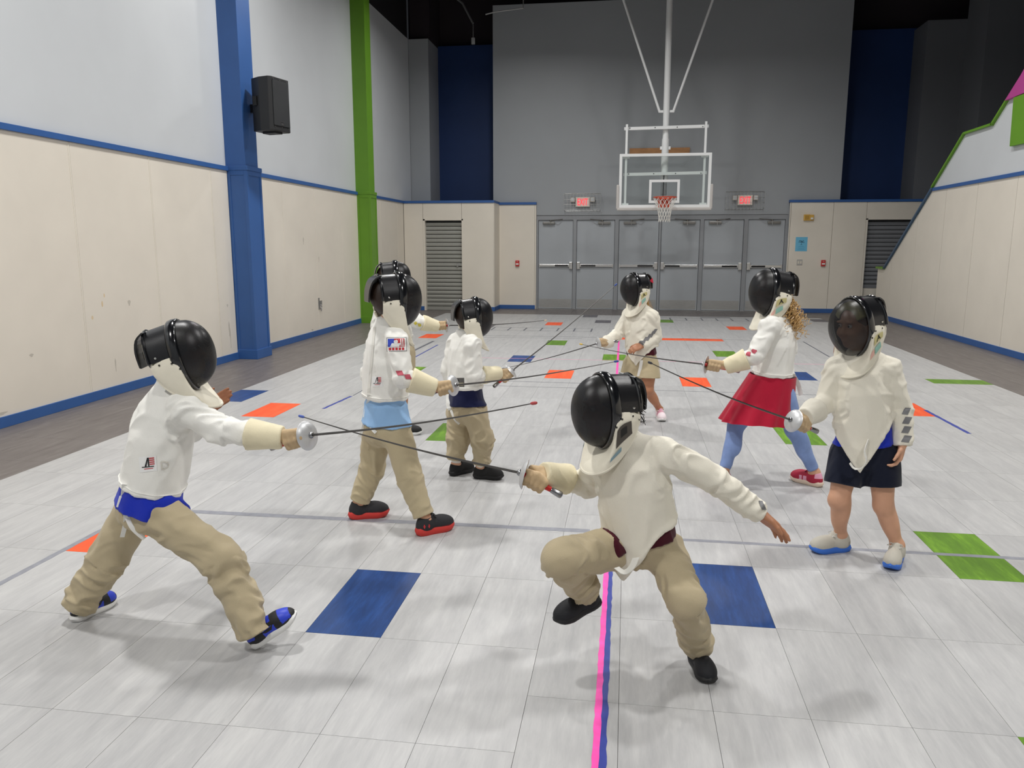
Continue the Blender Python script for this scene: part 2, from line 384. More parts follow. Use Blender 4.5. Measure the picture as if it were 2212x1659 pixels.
def pillar(name, y0, y1, m, label):
    t = thing(name, label, 'column', (-4.93, (y0+y1)/2, 0))
    xo = -4.80
    MB().box(XL-0.02, xo+0.012, y0-0.012, y1+0.012, 0, 0.125).build('plinth', m, t, bevel=0.004)
    MB().box(XL-0.02, xo-0.008, y0+0.008, y1-0.008, 0.1, 2.42).build('lower_shaft', m, t)
    for x_0, x_1, y_0, y_1, z_0, z_1 in [(xo-0.045, xo, y0, y0+0.045, 0.12, 2.42), (xo-0.02, xo, y1-0.045, y1, 0.12, 2.42), (XL-0.02, XL+0.035, y0, y0+0.02, 0.12, 2.42),
                                         (xo-0.02, xo, y0+0.045, y1-0.045, 2.36, 2.42), (XL+0.035, xo-0.045, y0, y0+0.02, 2.36, 2.42)]:
        MB().box(x_0, x_1, y_0, y_1, z_0, z_1).build('casing_strip', m, t, bevel=0.002)
    MB().box(XL-0.02, xo+0.008, y0-0.008, y1+0.008, 2.42, 2.475).build('cap', m, t, bevel=0.004)
    MB().box(XL-0.02, xo-0.02, y0+0.005, y1-0.045, 2.47, 7.6).build('upper_shaft', m, t, bevel=0.003)
    return t
pillar('wall_column', 9.605, 10.01, M_BLUE, 'blue painted column with loudspeaker on the panelled wall')
pillar('wall_column', 14.475, 14.845, M_GREEN, 'lime green painted column on the panelled wall')

# hasp on the left panels
t = thing('hasp', 'grey metal hasp latch low on the cream panels', 'latch', (XL, 12.44, 0.40))
MB().box(XL, XL+0.008, 12.39, 12.44, 0.43, 0.62).build('plate', M_STEEL, t); MB().box(XL, XL+0.016, 12.42, 12.52, 0.50, 0.57).build('strap', M_STEEL, t)
MB().tube([(XL+0.02, 12.47, 0.50), (XL+0.02, 12.50, 0.46), (XL+0.02, 12.47, 0.40), (XL+0.02, 12.44, 0.46)], 0.007, 8, closed=True).build('padlock', M_STEEL, t)

# loudspeaker on the blue column
n = Vector((0.97, -0.24, 0)).normalized(); s_ = Vector((-n.y, n.x, 0)); up = Vector((0, 0, 1))
sc_ = Vector((-4.56, 9.80, 2.90)); t = thing('loudspeaker', 'black loudspeaker bracketed high on the blue column', 'speaker', sc_)
def sp(a, b, z): return sc_ + n*a + s_*b + up*z
prof = [(0.20, -0.165), (0.20, 0.165), (0.165, 0.195), (0.02, 0.185), (-0.145, 0.12), (-0.145, -0.12), (0.02, -0.185), (0.165, -0.195)]
MB().prism([sp(a, b, 0.0) for a, b in prof], up*0.64).build('cabinet', mat('speaker_black', C(28, 29, 31), 0.55, bump=0.3, bscale=300), t, bevel=0.008)
gm = mat('speaker_grille', C(46, 48, 50), 0.5, 0.4, bump=0.6, bscale=900)
g = MB().obox(sp(0.204, 0, 0.33), (n, s_, up), (0.006, 0.155, 0.27)).build('grille', gm, t, bevel=0.004)
MB().obox(sp(0.211, 0.0, 0.085), (n, s_, up), (0.002, 0.020, 0.014)).obox(sp(0.211, 0.0, 0.115), (n, s_, up), (0.002, 0.026, 0.005)).build('badge', M_STEEL, g)
h1 = MB()
for b in (0.0, 0.085): h1.obox(sp(-0.06+b, -0.166, 0.36), (n, s_, up), (0.03, 0.012, 0.055))
h1.build('handle_recess', mat('speaker_recess', C(10, 10, 11), 0.7), t)
MB().obox(sp(0.05, 0, -0.012), (n, s_, up), (0.10, 0.07, 0.014)).build('foot_rail', mat('speaker_black', C(28, 29, 31)), t, bevel=0.004)
br = MB().obox(sp(-0.19, -0.0, 0.30), (n, s_, up), (0.010, 0.05, 0.24)).obox(sp(-0.165, -0.05, 0.30), (n, s_, up), (0.03, 0.006, 0.25)).obox(sp(-0.165, 0.05, 0.30), (n, s_, up), (0.03, 0.006, 0.25)).obox(sp(-0.22, 0, 0.30), (n, s_, up), (0.05, 0.03, 0.05))
br.build('bracket', mat('bracket_black', C(22, 22, 24), 0.4), t)
for b in (-0.13, 0.0, 0.13):
    for z in (0.045, 0.615): MB().lathe(sp(0.2, b, z), n, [(0.0, 0.004), (0.007, 0.004), (0.007, 0)], 8).build('screw', M_STEEL, t)

# ---- back wall, left bay (roll-up door)
Y1 = 17.58
wb = struct(MB().box(-5.08, -4.60, Y1+0.02, 18.3, 0, 2.412).box(-3.70, -2.99, Y1+0.02, 18.3, 0, 2.412).box(-4.60, -3.70, Y1+0.02, 18.3, 2.03, 2.412).box(-4.6, -3.7, Y1+0.35, 18.3, 0, 2.03).build('wall_back_left', M_JOINT))
for a, b, z0, z1 in [(-5.06, -4.612, 0.09, 2.412), (-4.612, -3.72, 2.035, 2.412), (-3.72, -2.99, 0.09, 2.412)]: wain_panel(wb, a+0.003, b-0.003, Y1, Y1+0.03, z0, z1)
MB().box(-2.99, -2.975, Y1, 18.3, 0.09, 2.412).build('wall_panel', M_PANEL, wb)
MB().box(-4.612, -4.57, Y1-0.004, Y1+0.14, 0, 2.06).box(-3.72, -3.69, Y1-0.004, Y1+0.14, 0, 2.06).box(-4.612, -3.69, Y1-0.004, Y1+0.14, 2.03, 2.06).build('door_jamb', M_PANEL, wb)
struct(MB().box(-5.06, -2.97, Y1-0.02, 18.3, 2.412, 2.466).build('trim_2', M_BLUE, bevel=0.003))
struct(MB().box(-5.06, -4.612, Y1-0.012, Y1+0.03, 0, 0.092).box(-3.70, -2.963, Y1-0.012, Y1+0.03, 0, 0.092).box(-2.99, -2.963, Y1, 18.26, 0, 0.092).build('baseboard_back', M_BLUE, bevel=0.003))
M_SHUT = mat('shutter', C(166, 166, 160), 0.4, 0.3, var=0.03, vscale=4)
def rollup(name, x0, x1, y, z0, z1, pitch, m):
    d = struct(MB().box(x0, x1, y+0.03, y+0.05, z0, z1).build(name, mat('shutter_back', C(70, 70, 70), 0.6)))
    ns = int((z1-z0-0.09)/pitch); proto = None; zz = z0+0.09
    prof = [(0, -pitch/2+0.006), (-0.010, -pitch/2+0.014), (-0.016, 0), (-0.010, pitch/2-0.012), (0, pitch/2-0.005), (0.012, pitch/2-0.003), (0.012, -pitch/2+0.004)]
    for q in range(ns+1):
        zc = zz + pitch*(q+0.5)
        if zc > z1: break
        if proto is None:
            proto = MB().prism([(x0, y+a, zc+b) for a, b in prof], (x1-x0, 0, 0)).build('slat', m, d)
            z_first = zc
        else: link_copy(proto, (0, 0, zc-z_first), d)
    MB().box(x0, x1, y-0.02, y+0.03, z0+0.004, z0+0.085).build('bottom_bar', m, d, bevel=0.004)
    return d
d7 = rollup('door_7', -4.57, -3.72, Y1+0.10, 0, 2.03, 0.0905, M_SHUT)
MB().box(-3.90, -3.70, Y1+0.07, Y1+0.085, 1.02, 1.05).box(-3.86, -3.82, Y1+0.065, Y1+0.085, 0.99, 1.08).lathe((-3.84, Y1+0.07, 1.035), (0, -1, 0), [(0.0, 0.03), (0.02, 0.03), (0.02, 0)], 12).build('slide_bolt', M_STEEL, d7)

# second bay of cream panel beside the doors
wc = struct(MB().box(-3.0, -2.13, 18.32, 18.7, 0, 2.40).build('wall_back_pier', M_JOINT))
wain_panel(wc, -2.985, -2.15, 18.30, 18.34, 0.09, 2.40); wain_panel(wc, -2.147, -2.115, 18.30, 18.40, 0.0, 2.40)
struct(MB().box(-2.99, -2.11, 18.275, 18.36, 2.40, 2.455).build('trim_3', M_BLUE, bevel=0.003))
struct(MB().box(-2.985, -2.13, 18.29, 18.34, 0, 0.092).build('baseboard_pier', M_BLUE, bevel=0.003))
# alcove above: grey pier and navy wall
struct(MB().box(-5.085, -4.62, YB-0.02, 19.6, 0, 6.1).build('wall_alcove_pier', M_GREYW))
struct(MB().box(-4.7, -3.0, 19.3, 19.5, 0, 6.15).build('wall_alcove_left', M_NAVY))
struct(MB().box(-5.4, 9, 19.55, 19.7, 6.1, 7.7).box(-5.085, -4.62, 18.5, 19.6, 6.1, 7.7).build('wall_above', mat('void_dark', C(40, 32, 38), 0.8)))

# ---- main back wall with six doors
struct(MB().box(-3.13, -2.126, YB, 18.62, 0, 6.75).box(3.50, 4.565, YB, 18.62, 0, 6.75).box(-2.126, 3.50, YB, 18.62, 2.165, 6.75).build('wall_back', M_GREYW))
fr = MB(); yf0, yf1 = 18.40, 18.50
fr.box(-2.126, 3.50, yf0, yf1, 2.055, 2.165)
for a, b in [(-2.126, -2.075), (-1.262, -1.182), (-0.306, -0.218), (0.688, 0.738), (1.602, 1.686), (2.562, 2.654), (3.452, 3.50)]: fr.box(a, b, yf0, yf1, 0, 2.06)
struct(fr.build('trim_4', M_FRAME, bevel=0.005))
M_KICK = mat('kick_plate', C(176, 176, 174), 0.40, 0.7, var=0.08, vscale=14, stretch=(1, 1, 6))
M_BAR = mat('push_bar', C(205, 205, 203), 0.25, 1.0); M_BARD = mat('push_bar_dark', C(30, 30, 32), 0.4)
M_CLOSER = mat('door_closer', C(140, 138, 134), 0.35, 0.8)
for k, (a, b, hs) in enumerate([(-2.075, -1.262, 1), (-1.182, -0.306, -1), (-0.218, 0.688, 1), (0.738, 1.602, -1), (1.686, 2.562, 1), (2.654, 3.452, -1)]):
    a += 0.006; b -= 0.006; yd = 18.435
    d = struct(MB().box(a, b, yd, yd+0.045, 0.012, 2.05).build('door_%d' % (k+1), M_DOOR, bevel=0.003))
    MB().box(a+0.02, b-0.02, yd-0.003, yd, 0.03, 0.235).build('kick_plate', M_KICK, d)
    xe = b-0.005 if hs > 0 else a+0.005     # latch edge
    lb = MB().box(*sorted((xe, xe-hs*0.075)), yd-0.06, yd, 0.93, 1.10).build('latch_case', M_BAR, d, bevel=0.012)
    x1 = a+0.03 if hs > 0 else b-0.03
    xm = xe-hs*0.10; xk = xm + (x1-xm)*0.46
    pb = MB().box(*sorted((x1, xe-hs*0.075)), yd-0.045, yd-0.008, 0.985, 1.045).build('push_bar', M_BAR, d, bevel=0.006)
    MB().box(*sorted((xm, xk)), yd-0.055, yd-0.04, 0.995, 1.035).build('touch_pad', M_BARD, pb, bevel=0.003)
    MB().box(x1-0.012, x1+0.012, yd-0.03, yd, 0.975, 1.055).build('end_bracket', M_BAR, pb)
    xc = (a+0.24) if hs > 0 else (b-0.24)
    cl = MB().box(xc-0.14, xc+0.14, yd-0.062, yd, 1.955, 2.015).build('door_closer', M_CLOSER, d, bevel=0.012)
    xp = xc+hs*0.04
    MB().lathe((xp, yd-0.03, 2.015), (0, 0, 1), [(0.02, 0), (0.02, 0.035), (0.0, 0.035)], 10).tube([(xp, yd-0.03, 2.045), (xp+hs*0.16, yd-0.10, 2.055)], 0.010, 6).tube([(xp+hs*0.16, yd-0.10, 2.055), (xp+hs*0.30, yd-0.02, 2.075)], 0.009, 6).build('closer_arm', M_CLOSER, cl)
    MB().tube([(xp, yd-0.067, 2.02), (xp, yd-0.067, 1.935)], 0.007, 6).tube([(xc-0.135, yd-0.064, 1.985), (xc+0.135, yd-0.064, 1.985)], 0.004, 6).build('closer_trim', M_BAR, cl)
struct(MB().box(-2.126, 3.50, 18.39, 18.52, -0.004, 0.008).build('trim_5', M_STEEL))

# ---- back wall, right bay
YR = 18.27
wr = struct(MB().box(3.53, 5.14, YR+0.02, 18.7, 0, 2.412).box(5.14, 6.6, YR+0.02, 18.7, 2.035, 2.412).box(5.14, 6.6, YR+0.3, 18.7, 0, 2.035).build('wall_back_right', M_JOINT))
for a, b, z0, z1 in [(3.50, 3.53, 0, 2.412), (3.53, 4.42, 0.09, 2.412), (4.42, 5.11, 0.09, 2.412), (5.11, 6.6, 2.04, 2.412)]: wain_panel(wr, a+0.003, b-0.003, YR, YR+0.03, z0, z1)
MB().box(5.11, 5.15, YR-0.004, YR+0.14, 0, 2.06).box(5.11, 6.6, YR-0.004, YR+0.14, 2.035, 2.06).build('door_jamb', M_PANEL, wr)
struct(MB().box(3.49, 6.6, YR-0.02, 18.6, 2.412, 2.466).build('trim_6', M_BLUE, bevel=0.003))
struct(MB().box(3.53, 5.11, YR-0.012, YR+0.03, 0, 0.092).build('baseboard_right', M_BLUE, bevel=0.003))
d8 = rollup('door_8', 5.15, 6.5, YR+0.10, 0.55, 2.035, 0.0905, mat('shutter_dark', C(140, 142, 146), 0.4, 0.3))
MB().box(5.15, 6.5, YR+0.08, YR+0.16, 0, 0.55).build('counter_panel', M_PANEL, d8)
struct(MB().box(4.57, 6.2, 19.2, 19.4, 0, 6.15).build('wall_alcove_right', M_NAVY))
struct(MB().box(6.06, 8.6, 18.40, 18.6, 0, 6.1).box(6.06, 6.2, 18.6, 19.3, 0, 6.1).build('wall_far_right', M_DGREY))
struct(MB().box(6.83, 8.6, 17.4, 18.4, 0, 7.6).build('wall_far_pier', M_DGREY))
struct(MB().box(8.5, 8.7, -4.2, 18.6, 0, 7.7).build('wall_right_outer', M_DGREY))
struct(MB().box(-5.5, 8.7, -4.3, -4.1, 0, 7.7).build('wall_front_bounce', M_GREYW))  # unseen wall behind the camera, added to bounce light back into the hall

# ---- right partition with stepped, sloping top
wp = struct(MB().prism([(XR+0.004, 17.44, 0.0), (XR+0.004, 17.44, 1.005), (XR+0.004, 16.99, 1.005), (XR+0.004, 14.78, 2.41), (XR+0.004, -4.1, 2.41), (XR+0.004, -4.1, 0)], (0.176, 0, 0)).build('wall_right', M_JOINT))
def topz(y): return 2.412 if y <= 14.80 else (2.412-(y-14.80)*(2.412-1.01)/(16.99-14.80) if y < 16.99 else 1.01)
jr = [-4.1, 1.95, 3.17, 4.39, 5.61, 6.84, 8.06, 9.28, 10.5, 11.735, 12.97, 14.16, 15.38, 16.60, 17.45]
for a, b in zip(jr[:-1], jr[1:]):
    ys = [y for y in (a, 14.80, 16.99, b) if a <= y <= b]
    poly = [(XR, a+0.0045, 0.09), (XR, b-0.0045, 0.09)] + [(XR, y-0.0045 if y == b else (y+0.0045 if y == a else y), topz(y)) for y in sorted(set(ys), reverse=True)]
    MB().prism(poly, (0.02, 0, 0)).build('wall_panel', M_PANEL, wp)
struct(MB().box(XR-0.012, XR+0.02, -4.1, 17.45, 0, 0.092).build('baseboard_partition', M_BLUE, bevel=0.003))
struct(MB().box(XR-0.02, XR+0.02, -4.1, 14.76, 2.412, 2.466).build('trim_7', M_BLUE, bevel=0.003))
def edge(pts, w, m, name):
    b = MB()
    for (y0, z0), (y1, z1) in zip(pts[:-1], pts[1:]):
        d = Vector((0, y1-y0, z1-z0)); L = d.length; d.normalize(); nn = Vector((0, -d.z, d.y))
        if nn.z < 0: nn = -nn
        c = Vector((XR+0.08, (y0+y1)/2, (z0+z1)/2)) + nn*(w/2)
        b.obox(c, (Vector((1, 0, 0)), d, nn), (0.12, L/2+w*0.3, w/2))
    return struct(b.build(name, m, bevel=0.003))
edge([(17.47, 1.01), (16.99, 1.01)], 0.04, M_GREEN, 'trim_8'); edge([(16.99, 1.01), (14.76, 2.44)], 0.04, mat('teal_trim', C(64, 92, 120), 0.5), 'trim_9')
up2 = [(14.76, 2.466), (13.63, 3.20), (12.66, 3.20), (12.26, 3.47), (10.6, 4.6), (10.6, 2.466)]
struct(MB().prism([(XR, y, z) for y, z in up2], (0.16, 0, 0)).build('wall_right_upper', M_UPPER))
edge([(14.76, 2.466), (13.63, 3.20), (12.66, 3.20), (12.26, 3.47)], 0.035, M_GREEN, 'trim_10')
MG = mat('magenta_board', C(178, 66, 140), 0.5)
tag(MB().prism([(XR-0.05, 12.28, 3.475), (XR-0.05, 10.6, 3.49), (XR-0.05, 10.6, 4.75), (XR-0.05, 11.88, 3.74)], (0.22, 0, 0)).build('wall_shape', MG, bevel=0.004), 'magenta angled board at the top of the sloped partition', 'wall board')
tag(MB().prism([(XR-0.05, 11.98, 2.825), (XR-0.05, 10.6, 2.80), (XR-0.05, 10.6, 3.47), (XR-0.05, 12.02, 3.47)], (0.05, 0, 0)).build('wall_shape', M_GREEN, bevel=0.004), 'lime green board under the magenta board on the partition', 'wall board')

# ---- wall fittings
def fire_pull(x, y, z, label):
    t = thing('fire_alarm_pull', label, 'fire alarm', (x, y, z))
    mr = mat('alarm_red', C(196, 32, 34), 0.35); mw = mat('alarm_white', C(236, 232, 228), 0.4)
    b = MB().box(x-0.045, x+0.045, y-0.045, y, z, z+0.135).build('box', mr, t, bevel=0.006)
    MB().box(x-0.032, x+0.032, y-0.056, y-0.044, z+0.035, z+0.070).build('pull_handle', mw, t, bevel=0.003)
    vs, fs = text_mesh('FIRE', 0.022)
    MB().raw([(x+p[0], y-0.0465, z+0.105+p[1]) for p in vs], fs).build('lettering', mw, b)
fire_pull(-2.547, 18.30, 0.995, 'red fire alarm pull box on the panel left of the doors')
fire_pull(4.275, YR, 1.03, 'red fire alarm pull box right of the outlet plate')
t = thing('outlet_plate', 'steel double outlet plate below the blue poster', 'outlet', (3.775, YR, 1.05))
MB().box(3.715, 3.835, YR-0.008, YR, 1.05, 1.175).build('plate', M_STEEL, t, bevel=0.003)
for dx in (-0.027, 0.027): MB().box(3.775+dx-0.016, 3.775+dx+0.016, YR-0.014, YR-0.006, 1.085, 1.14).build('socket', mat('socket_ivory', C(226, 220, 205), 0.5), t)
t = thing('alarm_strobe', 'yellow alarm horn with clear strobe above the blue poster', 'alarm', (3.90, YR, 2.02))
my = mat('horn_yellow', C(222, 178, 84), 0.5)
hb = MB().box(3.80, 3.925, YR-0.05, YR, 2.02, 2.15).build('horn', my, t, bevel=0.008)
MB().box(3.82, 3.905, YR-0.054, YR-0.048, 2.04, 2.13).build('grille', mat('horn_grille', C(190, 148, 62), 0.6, bump=0.5, bscale=400), hb)
st = MB().box(3.927, 4.01, YR-0.04, YR, 2.02, 2.145).build('strobe', my, t, bevel=0.006)
MB().box(3.94, 3.995, YR-0.065, YR-0.038, 2.04, 2.085).build('lens', mat('strobe_lens', C(235, 235, 230), 0.1), st, bevel=0.01)
# poster with a tree emblem
t = thing('poster', 'light blue paper poster with dark tree emblem on the cream panel', 'poster', (3.79, YR, 1.35))
ps = MB().box(3.665, 3.915, YR-0.003, YR-0.0005, 1.355, 1.665).build('sheet', mat('poster_blue', C(112, 190, 224), 0.6), t)
mk = mat('poster_ink', C(52, 82, 110), 0.7); tr = MB(); r2 = random.Random(5); yp = YR-0.0042
for q in range(26):
    a = r2.uniform(0.1, math.pi-0.1); rr = r2.uniform(0.012, 0.055)
    cx, cz = 3.79+math.cos(a)*rr*1.15, 1.545+math.sin(a)*rr*0.95
    tr.raw([(cx+0.0085*math.cos(w*1.047), yp, cz+0.006*math.sin(w*1.047)) for w in range(6)], [tuple(range(6))])
tr.raw([(3.786, yp, 1.50), (3.794, yp, 1.50), (3.792, yp, 1.56), (3.788, yp, 1.56)], [(0, 1, 2, 3)])
tr.raw([(3.765, yp, 1.497), (3.815, yp, 1.497), (3.805, yp, 1.503), (3.775, yp, 1.503)], [(0, 1, 2, 3)])
tr.build('tree_emblem', mk, ps)
for z, w in [(1.465, 0.05), (1.45, 0.07), (1.415, 0.06), (1.395, 0.075)]:
    MB().box(3.79-w, 3.79+w, yp, yp+0.0005, z-0.003, z+0.003).build('print_line', mat('poster_ink_pale', C(88, 160, 198), 0.7), ps)

M_EXITW = mat('exit_housing', C(226, 220, 208), 0.5); M_EXITR = mat('exit_red', (1.0, 0.05, 0.07), 0.5, emit=0.9)
M_WIRE = mat('guard_wire', C(196, 196, 192), 0.3, 0.9)
def exit_sign(x, z, label):
    t = thing('exit_sign', label, 'exit sign', (x, YB, z-0.12))
    h = MB().box(x-0.16, x+0.16, YB-0.07, YB, z-0.11, z+0.11).build('housing', M_EXITW, t, bevel=0.008)
    MB().box(x-0.135, x+0.135, YB-0.073, YB-0.068, z-0.085, z+0.085).build('face', mat('exit_face', C(250, 214, 206), 0.5, emit=0.12), h)
    vs, fs = text_mesh('EXIT', 0.20, 0.004); w = max(p[0] for p in vs)-min(p[0] for p in vs); hh = max(p[1] for p in vs)-min(p[1] for p in vs)
    cy = (max(p[1] for p in vs)+min(p[1] for p in vs))/2; cx = (max(p[0] for p in vs)+min(p[0] for p in vs))/2
    MB().raw([(x+(p[0]-cx)*0.235/w, YB-0.0745, z+(p[1]-cy)*0.15/hh) for p in vs], fs).build('lettering', M_EXITR, h)
    for s in (-1, 1):
        lh = MB().box(x+s*0.225-0.05, x+s*0.225+0.05, YB-0.10, YB-0.02, z+0.0, z+0.10).build('lamp_head', M_EXITW, t, bevel=0.012)
        MB().box(x+s*0.225-0.038, x+s*0.225+0.038, YB-0.104, YB-0.098, z+0.014, z+0.086).build('lamp_lens', mat('lamp_lens', C(214, 218, 220), 0.15), lh)
    g = MB(); xa, xb, za, zb, yo = x-0.42, x+0.40, z-0.20, z+0.19, YB-0.17
    xs = [xa+(xb-xa)*q/11 for q in range(12)]
    for xx in xs: g.tube([(xx, YB-0.003, zb), (xx, yo, zb-0.02), (xx, yo, za+0.02), (xx, YB-0.003, za)], 0.0028, 5)
    for zz in (za+0.03, za+0.14, zb-0.14, zb-0.03): g.tube([(xa, YB-0.003, zz), (xa, yo, zz), (xb, yo, zz), (xb, YB-0.003, zz)], 0.0028, 5)
    for zz in (za, zb): g.tube([(xa, YB-0.006, zz), (xb, YB-0.006, zz)], 0.005, 5)
    g.build('wire_guard', M_WIRE, t)
exit_sign(-1.05, 2.455, 'exit sign in wire guard left of the backboard'); exit_sign(2.545, 2.47, 'exit sign in wire guard right of the backboard')

# ---- basketball backboard hung from the roof
YBB = 16.65
t = thing('basketball_hoop', 'glass basketball backboard with orange rim hung from white steel frame', 'basketball hoop', (0.70, YBB, 1.95))
bx0, bx1, bz0, bz1 = -0.215, 1.62, 2.245, 3.315
f_ = MB()
for a, b, c, d in [(bx0, bx1, bz1-0.055, bz1), (bx0, bx1, bz0, bz0+0.055), (bx0, bx0+0.055, bz0+0.055, bz1-0.055), (bx1-0.055, bx1, bz0+0.055, bz1-0.055)]: f_.box(a, b, YBB-0.022, YBB+0.022, c, d)
f_.build('board_frame', M_WHITEPAINT, t)
gl = bpy.data.materials.new('board_glass'); gl.use_nodes = True; nt = gl.node_tree
tb = nt.nodes.new('ShaderNodeBsdfTransparent'); tb.inputs[0].default_value = (0.955, 0.975, 0.968, 1); gb = nt.nodes.new('ShaderNodeBsdfGlossy'); gb.inputs['Roughness'].default_value = 0.05
mx = nt.nodes.new('ShaderNodeMixShader'); mx.inputs[0].default_value = 0.07
nt.links.new(tb.outputs[0], mx.inputs[1]); nt.links.new(gb.outputs[0], mx.inputs[2]); nt.links.new(mx.outputs[0], nt.nodes['Material Output'].inputs[0])
MB().box(bx0+0.05, bx1-0.05, YBB-0.006, YBB+0.006, bz0+0.05, bz1-0.05).build('glass_pane', gl, t)
q_ = MB(); sx0, sx1, sz0, sz1 = 0.395, 1.01, 2.335, 2.80
for a, b, c, d in [(sx0, sx1, sz1-0.05, sz1), (sx0, sx1, sz0, sz0+0.05), (sx0, sx0+0.05, sz0+0.05, sz1-0.05), (sx1-0.05, sx1, sz0+0.05, sz1-0.05)]: q_.box(a, b, YBB-0.010, YBB-0.0062, c, d)
q_.build('target_square', M_WHITEPAINT, t)
pd = MB(); mp_ = mat('pad_grey', C(196, 192, 188), 0.55)
pd.box(bx0-0.035, bx1+0.035, YBB-0.05, YBB+0.03, bz0-0.06, bz0+0.002).box(bx0-0.05, bx0+0.004, YBB-0.05, YBB+0.03, bz0-0.03, bz0+0.46).box(bx1-0.004, bx1+0.05, YBB-0.05, YBB+0.03, bz0-0.03, bz0+0.46)
pd.build('edge_padding', mp_, t, bevel=0.02)
ux = (-0.085, 1.485)
for i, x in enumerate(ux): MB().box(x-0.022, x+0.022, YBB+0.03, YBB+0.075, bz0+0.02, 3.90+0.025*i).build('upright', M_WHITEPAINT, t)
for z in (3.83, 2.925):
    cb = MB().obox(((ux[0]+ux[1])/2, YBB+0.10, z), ((1, 0, 0.012), (0, 1, 0), (-0.012, 0, 1)), (0.84, 0.025, 0.03)).build('cross_bar', M_WHITEPAINT, t)
    for x in (ux[0]+0.06, 0.48, 0.92, ux[1]-0.06): MB().lathe((x, YBB+0.074, z), (0, -1, 0), [(0.0, 0.002), (0.012, 0.002), (0.012, 0)], 8).build('bolt', mat('bolt_dark', C(60, 62, 64), 0.5), cb)
for x in ux:
    for z in (bz0+0.06, bz1-0.075): MB().box(x-0.07, x+0.07, YBB+0.01, YBB+0.05, z-0.012, z+0.03).build('corner_clip', M_WHITEPAINT, t)
px = 0.70
MB().tube([(px, YBB+0.20, 2.80), (px, YBB+0.20, 3.62)], 0.072, 20).build('mast_sleeve', M_WHITEPAINT, t, smooth=True, sharp=0.8)
MB().tube([(px, YBB+0.20, 3.6), (px-0.015, YBB+0.20, 7.65)], 0.062, 20).build('mast', M_WHITEPAINT, t, smooth=True, sharp=0.8)
MB().tube([(px, YBB+0.20, 2.5), (px, YBB+0.20, 2.85)], 0.06, 16).build('mast_foot', mat('pipe_foot_grey', C(150, 152, 154), 0.5), t, smooth=True, sharp=0.8)  # foot pipe in one even grey, darker than the white mast
for s in (-1, 1):
    MB().box(px+s*0.085-0.02, px+s*0.085+0.02, YBB+0.17, YBB+0.21, 3.41, 3.47).build('sleeve_lug', M_WHITEPAINT, t)
    MB().box(px+s*0.11-0.045, px+s*0.11+0.045, YBB+0.18, YBB+0.22, 4.135, 4.18).build('brace_bracket', M_WHITEPAINT, t)
for s, xt in ((-1, -0.19), (1, 1.52)):
    MB().tube([(px+s*0.135, YBB+0.20, 4.15), (px+s*0.135+(xt-px-s*0.135)*1.62, YBB+0.20, 4.15+2.08*1.62)], 0.026, 10).build('brace', M_WHITEPAINT, t, smooth=True, sharp=0.8)
MB().tube([(px-0.02, YBB+0.06, 2.3), (px-0.01, YBB+0.12, 2.95)], 0.012, 8).build('tension_rod', mat('rod_black', C(30, 30, 32), 0.5), t)
MO = mat('rim_orange', C(214, 72, 34), 0.4, coat=0.3)
rx, ry, rz, R_ = 0.705, YBB-0.40, 2.425, 0.229
MB().tube([(rx+R_*math.cos(a), ry+R_*math.sin(a), rz) for a in [2*math.pi*q/40 for q in range(40)]], 0.010, 8, closed=True).build('rim', MO, t, smooth=True)
MB().box(rx-0.12, rx+0.12, ry+R_-0.02, YBB-0.005, rz-0.02, rz+0.0).prism([(rx-0.13, YBB-0.03, rz+0.01), (rx+0.13, YBB-0.03, rz+0.01), (rx+0.11, YBB-0.03, rz-0.19), (rx-0.11, YBB-0.03, rz-0.19)], (0, 0.025, 0)).tube([(rx-0.15, ry+0.17, rz), (rx-0.09, YBB-0.03, rz-0.12)], 0.012, 8).tube([(rx+0.15, ry+0.17, rz), (rx+0.09, YBB-0.03, rz-0.12)], 0.012, 8).build('rim_bracket', MO, t)
nt_ = MB(); NN = 14
def netp(a, lv):
    rr = R_*[1.0, 0.86, 0.72, 0.60, 0.53, 0.50, 0.50][lv]; return (rx+rr*math.cos(a), ry+rr*math.sin(a), rz-0.012-lv*0.078)
for q in range(NN):
    for lv in range(6):
        a0 = 2*math.pi*(q+0.5*(lv % 2))/NN
        for s in (-1, 1): nt_.tube([netp(a0, lv), netp(a0+s*math.pi/NN, lv+1)], 0.004, 5, cap=False)
nt_.build('net', mat('net_white', C(232, 230, 224), 0.7), t)
# wooden board fixed on the wall behind the mast
tag(MB().box(-0.02, 1.30, YB-0.04, YB, 3.50, 3.62).build('mounting_board', mat('timber', C(176, 128, 84), 0.6, var=0.15, vscale=6, stretch=(1, 6, 6))), 'brown timber board on the grey wall behind the backboard', 'board')

